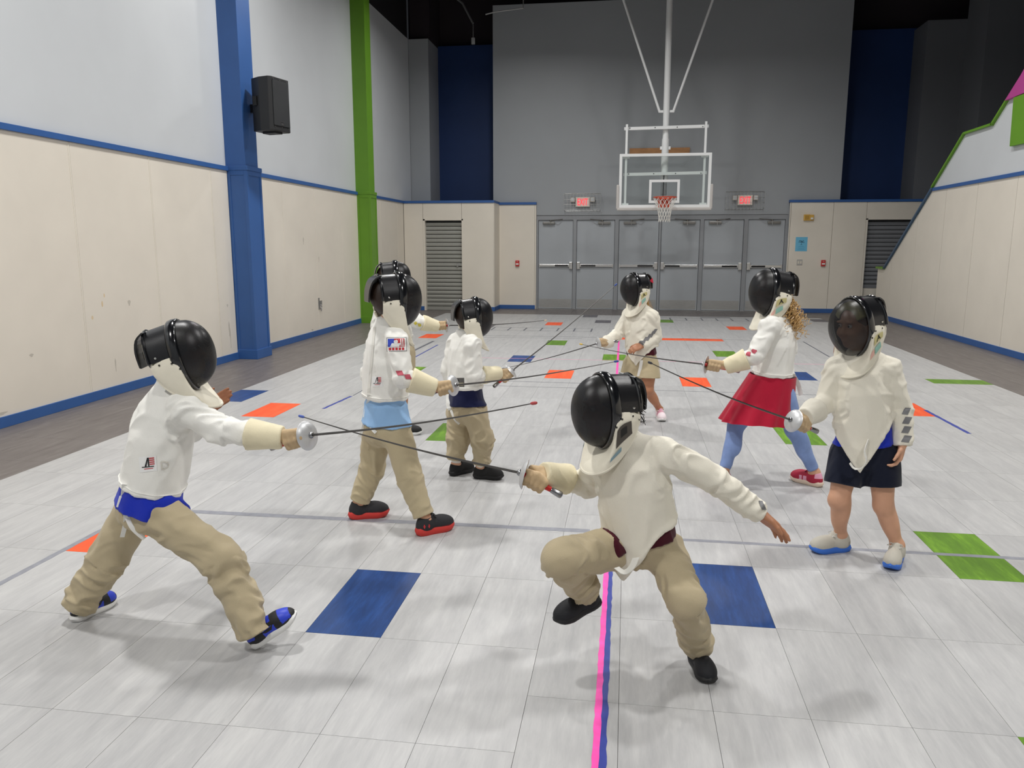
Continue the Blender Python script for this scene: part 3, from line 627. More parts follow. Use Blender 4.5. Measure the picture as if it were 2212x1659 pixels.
# ---- sprinkler pipe and conduit under the roof
mpz = mat('pipe_grey', C(120, 120, 120), 0.5, 0.3)
t = thing('sprinkler_pipe', 'grey sprinkler pipe hanging under the dark roof', 'pipe', (-3.4, 17.1, 6.0))
MB().tube([(-3.75, 17.2, 6.62), (-3.55, 17.1, 6.45), (-3.31, 17.0, 6.02)], 0.022, 8).tube([(-3.62, 17.0, 6.9), (-3.62, 17.15, 6.5)], 0.012, 6).build('pipe', mpz, t)
MB().tube([(-3.31, 17.0, 6.02), (-3.31, 17.0, 5.74)], 0.008, 6).build('drop', mpz, t)
MB().box(-3.345, -3.275, 16.97, 17.03, 5.61, 5.74).build('sprinkler_box', mpz, t, bevel=0.006)
t = thing('sprinkler_pipe', 'short pale conduit under the roof by the grey wall', 'pipe', (-2.9, 17.3, 6.4))
MB().tube([(-3.1, 17.3, 6.27), (-2.9, 17.3, 6.31), (-2.3, 17.3, 6.36), (-2.3, 17.35, 6.95)], 0.014, 8).build('conduit', mat('conduit', C(170, 170, 168), 0.4, 0.5), t)

# ---- lamp fixtures
M_HOUS = mat('lamp_housing', C(60, 60, 62), 0.5)
for i, (x, y, w) in enumerate(LAMPS):
    t = thing('high_bay_lamp', 'round high bay lamp hanging from the dark roof', 'lamp', (x, y, LAMP_Z), 'high bay lamps under the roof')
    MB().lathe((x, y, LAMP_Z), (0, 0, 1), [(0.0, 0.0), (0.27, 0.0), (0.28, 0.03), (0.24, 0.08), (0.12, 0.14), (0.10, 0.26), (0.0, 0.26)], 24).build('housing', M_HOUS, t, smooth=True, sharp=0.6)
    MB().tube([(x, y, LAMP_Z+0.25), (x, y, 7.7)], 0.012, 6).build('hanger', M_HOUS, t)
# ================================================================ SOFT SHAPES: distance fields turned into one continuous mesh each
_pr = np.random.RandomState(11); _PERM = _pr.permutation(256).astype(np.int64); _VAL = _pr.uniform(-1, 1, 256).astype(np.float32)
def noise3(P):
    P = np.asarray(P, np.float32); I = np.floor(P).astype(np.int64); F = P - I; F = F*F*F*(F*(F*6-15)+10)
    def h(dx, dy, dz):
        return _VAL[_PERM[(_PERM[(_PERM[(I[:, 0]+dx) & 255] + I[:, 1]+dy) & 255] + I[:, 2]+dz) & 255]]
    x, y, z = F[:, 0], F[:, 1], F[:, 2]
    a = h(0, 0, 0)*(1-x)+h(1, 0, 0)*x; b = h(0, 1, 0)*(1-x)+h(1, 1, 0)*x; c = h(0, 0, 1)*(1-x)+h(1, 0, 1)*x; d = h(0, 1, 1)*(1-x)+h(1, 1, 1)*x
    return (a*(1-y)+b*y)*(1-z) + (c*(1-y)+d*y)*z

V3 = lambda p: np.asarray(p, np.float32)
def unit(v): v = np.asarray(v, float); return v/np.linalg.norm(v)

class Field:
    def __init__(s): s.p = []; s.post = []
    def add(s, fn, lo, hi, k=0.03, op='u'): s.p.append((fn, V3(lo), V3(hi), k, op)); return s
    def cone(s, a, b, ra, rb, k=0.03, cut0=False, cut1=False, flat=None, op='u'):
        """tapered limb from a to b; flat = (axis, factor) squashes it along one direction"""
        a = V3(a); b = V3(b); ab = b-a; L2 = float(ab@ab); L = math.sqrt(L2)
        fx = None if flat is None else (V3(unit(flat[0])), flat[1])
        def fn(P):
            q = P-a; t = (q@ab)/L2; tc = np.clip(t, 0, 1)
            w = q - tc[:, None]*ab
            if fx is not None:
                c = w@fx[0]; w = w + (c*(1/fx[1]-1))[:, None]*fx[0]
            d = np.sqrt((w*w).sum(1)) - (ra+(rb-ra)*tc)
            if cut0: d = np.maximum(d, -t*L)
            if cut1: d = np.maximum(d, (t-1)*L)
            return d
        r = max(ra, rb); return s.add(fn, np.minimum(a, b)-r, np.maximum(a, b)+r, k, op)
    def ell(s, c, ax, rad, k=0.03, op='u'):
        c = V3(c); A = np.stack([V3(unit(x)) for x in ax]); R = V3(rad); m = float(min(rad))
        def fn(P):
            q = ((P-c)@A.T)/R; n = np.sqrt((q*q).sum(1)); g = np.sqrt(((q/R)**2).sum(1)) + 1e-9
            return n*(n-1)/g
        r = max(rad); return s.add(fn, c-r, c+r, k, op)
    def tube(s, o, A, lat, front, ts, rl, rf, k=0.03, t0=None, t1=None, pw=2.0):
        """elliptical trunk along A with radius profiles; o = origin, t in metres"""
        o = V3(o); A = V3(A); lat = V3(lat); front = V3(front); ts = np.array(ts); rl = np.array(rl); rf = np.array(rf)
        lo_t = ts[0] if t0 is None else t0; hi_t = ts[-1] if t1 is None else t1
        def fn(P):
            q = P-o; t = q@A; a = np.interp(t, ts, rl); b = np.interp(t, ts, rf)
            n = ((np.abs(q@lat)/a)**pw + (np.abs(q@front)/b)**pw)**(1/pw)
            d = (n-1)*np.minimum(a, b)
            return np.maximum(np.maximum(d, lo_t-t), t-hi_t).astype(np.float32)
        r = float(max(rl.max(), rf.max())); e0 = o+A*lo_t; e1 = o+A*hi_t
        return s.add(fn, np.minimum(e0, e1)-r, np.maximum(e0, e1)+r, k)
    def ev(s, P, far=0.5):
        d = np.full(len(P), far, np.float32); mg = 0.075
        for fn, lo, hi, k, op in s.p:
            m = np.nonzero(((P > lo-mg) & (P < hi+mg)).all(1))[0]
            if not len(m): continue
            e = fn(P[m]); c = d[m]
            if op == 'u':
                h = np.clip(0.5+0.5*(c-e)/k, 0, 1); d[m] = c*(1-h)+e*h-k*h*(1-h)
            else:
                h = np.clip(0.5-0.5*(c+e)/k, 0, 1); d[m] = c*(1-h)-e*h+k*h*(1-h)
        for f in s.post: d = f(P, d)
        return d
    def mesh(s, res, B=6):
        lo = np.min([p[1] for p in s.p if p[4] == 'u'], 0)-0.03; hi = np.max([p[2] for p in s.p if p[4] == 'u'], 0)+0.03
        st = res*B; n = np.ceil((hi-lo)/st).astype(int)+1
        g = np.stack(np.meshgrid(*[np.arange(k) for k in n], indexing='ij'), -1).reshape(-1, 3)
        cd_ = s.ev((lo+(g+0.5)*st).astype(np.float32)).reshape(n)
        act = np.abs(cd_) < st*1.5
        a2 = act.copy()
        for ax in range(3):
            a2 |= np.roll(a2, 1, ax) | np.roll(a2, -1, ax)
        vol = np.repeat(np.repeat(np.repeat(cd_, B, 0), B, 1), B, 2).astype(np.float32)
        bi = np.argwhere(a2); off = np.stack(np.meshgrid(*[np.arange(B)]*3, indexing='ij'), -1).reshape(-1, 3)
        idx = (bi[:, None, :]*B+off[None]).reshape(-1, 3)
        vol[idx[:, 0], idx[:, 1], idx[:, 2]] = s.ev((lo+(idx+0.5)*res).astype(np.float32))
        return surface_nets(vol, lo+0.5*res, res)

def surface_nets(vol, lo, res):
    ins = vol < 0; sm = np.zeros(tuple(k-1 for k in vol.shape), np.uint8)
    for a in (0, 1):
        for b in (0, 1):
            for c in (0, 1): sm += ins[a:ins.shape[0]-1+a, b:ins.shape[1]-1+b, c:ins.shape[2]-1+c]
    act = (sm > 0) & (sm < 8); I = np.argwhere(act); vid = np.full(act.shape, -1, np.int32); vid[act] = np.arange(len(I))
    acc = np.zeros((len(I), 3)); cnt = np.zeros(len(I))
    cs = [(a, b, c) for a in (0, 1) for b in (0, 1) for c in (0, 1)]
    D = {k: vol[I[:, 0]+k[0], I[:, 1]+k[1], I[:, 2]+k[2]] for k in cs}
    for k in cs:
        for ax in range(3):
            if k[ax]: continue
            k2 = list(k); k2[ax] = 1; k2 = tuple(k2); d0, d1 = D[k], D[k2]; x = (d0 < 0) != (d1 < 0)
            t = np.where(x, d0/np.where(x, d0-d1, 1), 0); p = np.tile(np.array(k, float), (len(I), 1)); p[:, ax] += t
            acc[x] += p[x]; cnt[x] += 1
    V = lo + (I + acc/np.maximum(cnt, 1)[:, None])*res
    Q = []
    for ax in range(3):
        u, v = (ax+1) % 3, (ax+2) % 3
        sl0 = [slice(None)]*3; sl1 = [slice(None)]*3; sl0[ax] = slice(0, -1); sl1[ax] = slice(1, None)
        cr = ins[tuple(sl0)] != ins[tuple(sl1)]; E = np.argwhere(cr)
        ok = (E[:, u] > 0) & (E[:, v] > 0) & (E[:, u] < act.shape[u]) & (E[:, v] < act.shape[v]); E = E[ok]
        if not len(E): continue
        def c(du, dv):
            e = E.copy(); e[:, u] += du; e[:, v] += dv; return vid[e[:, 0], e[:, 1], e[:, 2]]
        q = np.stack([c(-1, -1), c(0, -1), c(0, 0), c(-1, 0)], 1)
        fl_ = ~ins[E[:, 0], E[:, 1], E[:, 2]]; q[fl_] = q[fl_][:, ::-1]
        Q.append(q[(q >= 0).all(1)])
    return V, np.concatenate(Q)

def vnormals(V, Q):
    n = np.cross(V[Q[:, 2]]-V[Q[:, 0]], V[Q[:, 3]]-V[Q[:, 1]]); N = np.zeros_like(V)
    for k in range(4):
        for a in range(3): N[:, a] += np.bincount(Q[:, k], n[:, a], len(V))
    return N/np.maximum(np.linalg.norm(N, axis=1), 1e-12)[:, None]

def relax(V, Q, it=1, f=0.5):
    cnt = np.zeros(len(V))
    for k in range(4): cnt += 2*np.bincount(Q[:, k], minlength=len(V))
    for _ in range(it):
        S = np.zeros_like(V)
        for k in range(4):
            nb = V[Q[:, (k+1) % 4]] + V[Q[:, (k-1) % 4]]
            for a in range(3): S[:, a] += np.bincount(Q[:, k], nb[:, a], len(V))
        V = V*(1-f) + f*S/np.maximum(cnt, 1)[:, None]
    return V

def np_object(name, V, Q, mats, parent, mi=None, kind=None):
    me = bpy.data.meshes.new(name); org = ORG[parent]; V = V - np.array(org)
    me.vertices.add(len(V)); me.vertices.foreach_set('co', V.astype(np.float32).ravel())
    me.loops.add(len(Q)*4); me.loops.foreach_set('vertex_index', Q.astype(np.int32).ravel())
    me.polygons.add(len(Q)); me.polygons.foreach_set('loop_start', np.arange(0, len(Q)*4, 4, dtype=np.int32))
    me.polygons.foreach_set('use_smooth', np.ones(len(Q), bool))
    for m in (mats if isinstance(mats, (list, tuple)) else [mats]): me.materials.append(m)
    if mi is not None: me.polygons.foreach_set('material_index', np.asarray(mi, np.int32))
    me.update(calc_edges=True); me.validate()
    o = bpy.data.objects.new(name, me); COL.objects.link(o); o.parent = parent; ORG[o] = org
    if kind: o['kind'] = kind
    return o

def wrinkle(V, Q, segs, seed=0, base=0.0):
    """push cloth in and out along its normals; segs: (a, b, amplitude, fold length along limb, end weight)"""
    N = vnormals(V, Q); best = np.full(len(V), 9.0); disp = np.zeros(len(V))
    for j, (a, b, amp, fl_, ew) in enumerate(segs):
        a = np.array(a); b = np.array(b); ab = b-a; L = np.linalg.norm(ab); z = ab/L
        x = np.cross(z, [0.31, 0.77, 0.55]); x /= np.linalg.norm(x); y = np.cross(z, x)
        q = V-a; t = (q@z)/L; tc = np.clip(t, 0, 1); w = np.linalg.norm(q-tc[:, None]*ab, axis=1)
        m = w < best
        if not m.any(): continue
        q = q[m]; s = q@z
        u_ = q@x; v_ = q@y; sh_ = 0.55*math.sin(seed*2.3+j*1.7)
        P = np.stack([u_/0.075+seed*3.7+j*9.1, v_/0.075+seed, (s+sh_*u_+0.35*v_)/fl_], 1)
        P[:, 2] += 1.3*noise3(P*np.array([0.7, 0.7, 0.3])+5)
        n = 0.55-2.3*np.abs(noise3(P)) + 0.6*noise3(P*1.9+31) + 0.3*noise3(np.stack([u_, v_, s], 1)/0.11+seed*7)
        we = (1-ew) + ew*np.minimum(1, np.abs(tc[m]-0.45)*2.2)
        we = we*np.where(t[m] > 0.88, np.clip(1-(t[m]-0.88)*7, 0.2, 1), 1)
        disp[m] = amp*n*we; best[m] = w[m]
    mx_ = max(q[2] for q in segs); disp = np.clip(disp, -0.75*mx_, 1.3*mx_)
    if base: disp += base*noise3(V/0.07+seed)
    return V + N*disp[:, None]

class Frame:
    def __init__(s, o, x, y, z): s.o = np.array(o, float); s.M = np.stack([unit(x), unit(y), unit(z)])
    def __call__(s, p): return s.o + np.asarray(p, float)@s.M
    def d(s, p): return np.asarray(p, float)@s.M
    def inv(s, P): return (P-s.o)@s.M.T
def frame_fwd(o, fwd, up=(0, 0, 1)):
    y = unit(fwd); x = unit(np.cross(y, up)); z = np.cross(x, y); return Frame(o, x, y, z)

def spline(pts, n):
    P = np.array(pts, float); m = len(P); T = np.linspace(0, m-1, n); out = []
    for t in T:
        i = min(int(t), m-2); f = t-i; p0 = P[max(i-1, 0)]; p1 = P[i]; p2 = P[i+1]; p3 = P[min(i+2, m-1)]
        out.append(0.5*((2*p1)+(-p0+p2)*f+(2*p0-5*p1+4*p2-p3)*f*f+(-p0+3*p1-3*p2+p3)*f**3))
    return np.array(out)

def bvh_of(o):
    me = o.data; org = ORG[o]
    vs = np.empty(len(me.vertices)*3, np.float32); me.vertices.foreach_get('co', vs); vs = vs.reshape(-1, 3)+np.array(org)
    return BVHTree.FromPolygons([tuple(v) for v in vs.tolist()], [tuple(p.vertices) for p in me.polygons])

def drape(bvh, c, d, up, polys, off=0.0015):
    """2-D shapes (list of (verts2d, faces)) laid on a surface by rays along d from around c"""
    d = Vector(d).normalized(); up = Vector(up); r = d.cross(up).normalized(); u = r.cross(d).normalized(); c = Vector(c); b = MB()
    for vs, fs in polys:
        P = []; ok = True
        for x, y in vs:
            o = c + r*x + u*y - d*0.35; h = bvh.ray_cast(o, d, 0.9)
            if h[0] is None: ok = False; break
            nn = h[1] if h[1].dot(d) < 0 else -h[1]
            P.append(h[0] + nn*off)
        if ok: b.raw(P, fs)
    return b
def rect2(x0, x1, y0, y1, nx=6, ny=4):
    vs = [(x0+(x1-x0)*i/nx, y0+(y1-y0)*j/ny) for j in range(ny+1) for i in range(nx+1)]
    fs = [(j*(nx+1)+i, j*(nx+1)+i+1, (j+1)*(nx+1)+i+1, (j+1)*(nx+1)+i) for j in range(ny) for i in range(nx)]
    return vs, fs
def shear2(p, k): return [(x+k*y, y) for x, y in p[0]], p[1]
def text2(s, size, cx=0, cy=0, bold=0.0): vs, fs = text_mesh(s, size, bold); return [(x+cx, y+cy) for x, y in vs], fs
MARKS = {'P2': {'seam': [[-1.2906, 3.8337, 0.9069], [-0.3158, 0.9379, -0.1435]], 'patch': [[-1.132, 3.7558, 1.0013], [-0.2863, 0.95, -0.1244]], 'logo': [[-1.2496, 3.7891, 0.8043], [-0.3086, 0.9358, -0.1702]], 'red': [[[-1.1195, 3.7576, 0.8558], [-0.2818, 0.946, -0.1605]], [[-1.0807, 3.7633, 0.8369], [-0.2722, 0.9479, -0.1653]]], 'cuffmark': [[[-0.9891, 3.7767, 0.7943], [-0.2494, 0.9522, -0.1762]]]}, 'P3': {'seam': [[-1.0975, 4.7613, 0.7408], [-0.222, 0.9631, -0.1522]], 'logo': [[-1.0273, 4.7211, 0.6429], [-0.2094, 0.9623, -0.1733]]}, 'P1': {'logo': [[-1.7285, 2.5569, 0.6968], [-0.5423, 0.8022, -0.2499]], 'letter': [[-1.6683, 2.5657, 0.6898], [-0.5273, 0.8109, -0.2539]]}, 'P5': {'grey': [[[0.2467, 6.6253, 0.7898], [0.037, 0.9937, -0.1055]], [[0.232, 6.6232, 0.7703], [0.0348, 0.9935, -0.1084]], [[0.206, 6.6194, 0.7429], [0.0309, 0.9932, -0.1126]], [[0.1761, 6.615, 0.7156], [0.0264, 0.9928, -0.1167]], [[0.1348, 6.609, 0.6803], [0.0202, 0.9923, -0.1221]]]}, 'P8': {'grey': [[[1.2908, 3.746, 0.7748], [0.3205, 0.9303, -0.1784]], [[1.2876, 3.7456, 0.7399], [0.3194, 0.929, -0.1868]], [[1.2935, 3.7464, 0.6962], [0.32, 0.9267, -0.1971]], [[1.2932, 3.7464, 0.6523], [0.3192, 0.9247, -0.2076]], [[1.2971, 3.747, 0.6083], [0.3193, 0.9223, -0.2178]]], 'cuffgrey': [[[0.8799, 3.686, 0.8047], [0.2284, 0.957, -0.1788]]]}, 'P6': {'red': [[[0.6935, 4.7805, 0.8301], [0.1422, 0.9804, -0.136]], [[0.7309, 4.786, 0.8497], [0.1496, 0.9799, -0.1318]], [[0.7628, 4.7907, 0.8665], [0.156, 0.9794, -0.1281]]]}, 'P7': {'grey': [[[0.4539, 2.6535, 0.6472], [0.1608, 0.9403, -0.2998]], [[0.4777, 2.657, 0.6142], [0.1682, 0.9359, -0.3096]]]}, 'P4': {'yellow': [[[-1.6018, 5.8296, 0.8977], [-0.2637, 0.9596, -0.098]], [[-1.5739, 5.8337, 0.8835], [-0.2592, 0.9606, -0.1004]]]}}
STRAPS = {'P1': [[[[-1.8489, 2.5899, 0.6029], [-0.5595, 0.7838, -0.2694]], [[-1.8603, 2.5882, 0.5502], [-0.5597, 0.7786, -0.2837]], [[-1.8672, 2.5771, 0.517], [-0.5609, 0.7742, -0.2933]]], [[[-1.8633, 2.5776, 0.5225], [-0.5603, 0.7751, -0.2919]], [[-1.8472, 2.5699, 0.4749], [-0.5556, 0.773, -0.3063]], [[-1.8674, 2.5669, 0.4013], [-0.5563, 0.7647, -0.3253]]], [[[-1.8573, 2.5785, 0.5115], [-0.5584, 0.7753, -0.2952]], [[-1.8292, 2.5725, 0.4419], [-0.5498, 0.7732, -0.316]], [[-1.7783, 2.5698, 0.3979], [-0.537, 0.776, -0.3308]]]], 'P2': [[[[-1.3121, 3.8507, 0.7233], [-0.3169, 0.93, -0.186]], [[-1.3207, 3.8394, 0.6514], [-0.3185, 0.9259, -0.203]], [[-1.3312, 3.8277, 0.5943], [-0.3207, 0.9221, -0.2166]]], [[[-1.3311, 3.8277, 0.5967], [-0.3207, 0.9222, -0.216]], [[-1.3437, 3.8158, 0.5495], [-0.3235, 0.9186, -0.2272]], [[-1.3644, 3.8128, 0.5023], [-0.3273, 0.9145, -0.2377]]], [[[-1.3239, 3.8288, 0.5967], [-0.3191, 0.9228, -0.2161]], [[-1.2983, 3.8224, 0.5495], [-0.3132, 0.922, -0.2276]], [[-1.2775, 3.8255, 0.5247], [-0.308, 0.9223, -0.2335]]]], 'P3': [[[[-1.1042, 4.7806, 0.5706], [-0.2212, 0.9576, -0.1848]], [[-1.1109, 4.7796, 0.5104], [-0.222, 0.9551, -0.1964]], [[-1.0977, 4.7714, 0.4521], [-0.2193, 0.9532, -0.208]]], [[[-1.0918, 4.7723, 0.4521], [-0.2181, 0.9535, -0.208]], [[-1.0669, 4.7658, 0.3968], [-0.2132, 0.9521, -0.2191]], [[-1.0359, 4.7602, 0.3658], [-0.2072, 0.952, -0.2255]]]], 'P5': [[[[0.1383, 6.5691, 0.5408], [0.0208, 0.9894, -0.1435]], [[0.1286, 6.5575, 0.4755], [0.0194, 0.988, -0.1533]], [[0.1151, 6.5454, 0.4063], [0.0173, 0.9863, -0.1638]]]], 'P6': [[[[1.0269, 4.9607, 0.7078], [0.2003, 0.9677, -0.1532]], [[1.065, 4.9662, 0.6439], [0.2068, 0.9644, -0.1649]], [[1.0866, 4.9694, 0.5738], [0.2102, 0.9613, -0.1779]]]], 'P7': [[[[-0.0092, 2.4646, 0.4401], [-0.0034, 0.9196, -0.3929]], [[0.0154, 2.448, 0.4326], [0.0058, 0.9176, -0.3975]], [[0.0392, 2.4615, 0.4445], [0.0147, 0.9199, -0.3919]], [[0.0542, 2.5042, 0.4618], [0.02, 0.9244, -0.3808]]]], 'P8': [[[[1.042, 3.6794, 0.501], [0.2638, 0.9313, -0.2511]], [[1.0622, 3.6722, 0.4774], [0.2685, 0.9284, -0.2568]], [[1.0957, 3.6771, 0.4818], [0.2761, 0.9267, -0.2549]], [[1.1142, 3.6798, 0.515], [0.2808, 0.9275, -0.2466]], [[1.1022, 3.6781, 0.559], [0.2789, 0.9308, -0.2364]], [[1.1211, 3.701, 0.6087], [0.2826, 0.933, -0.223]]]]}
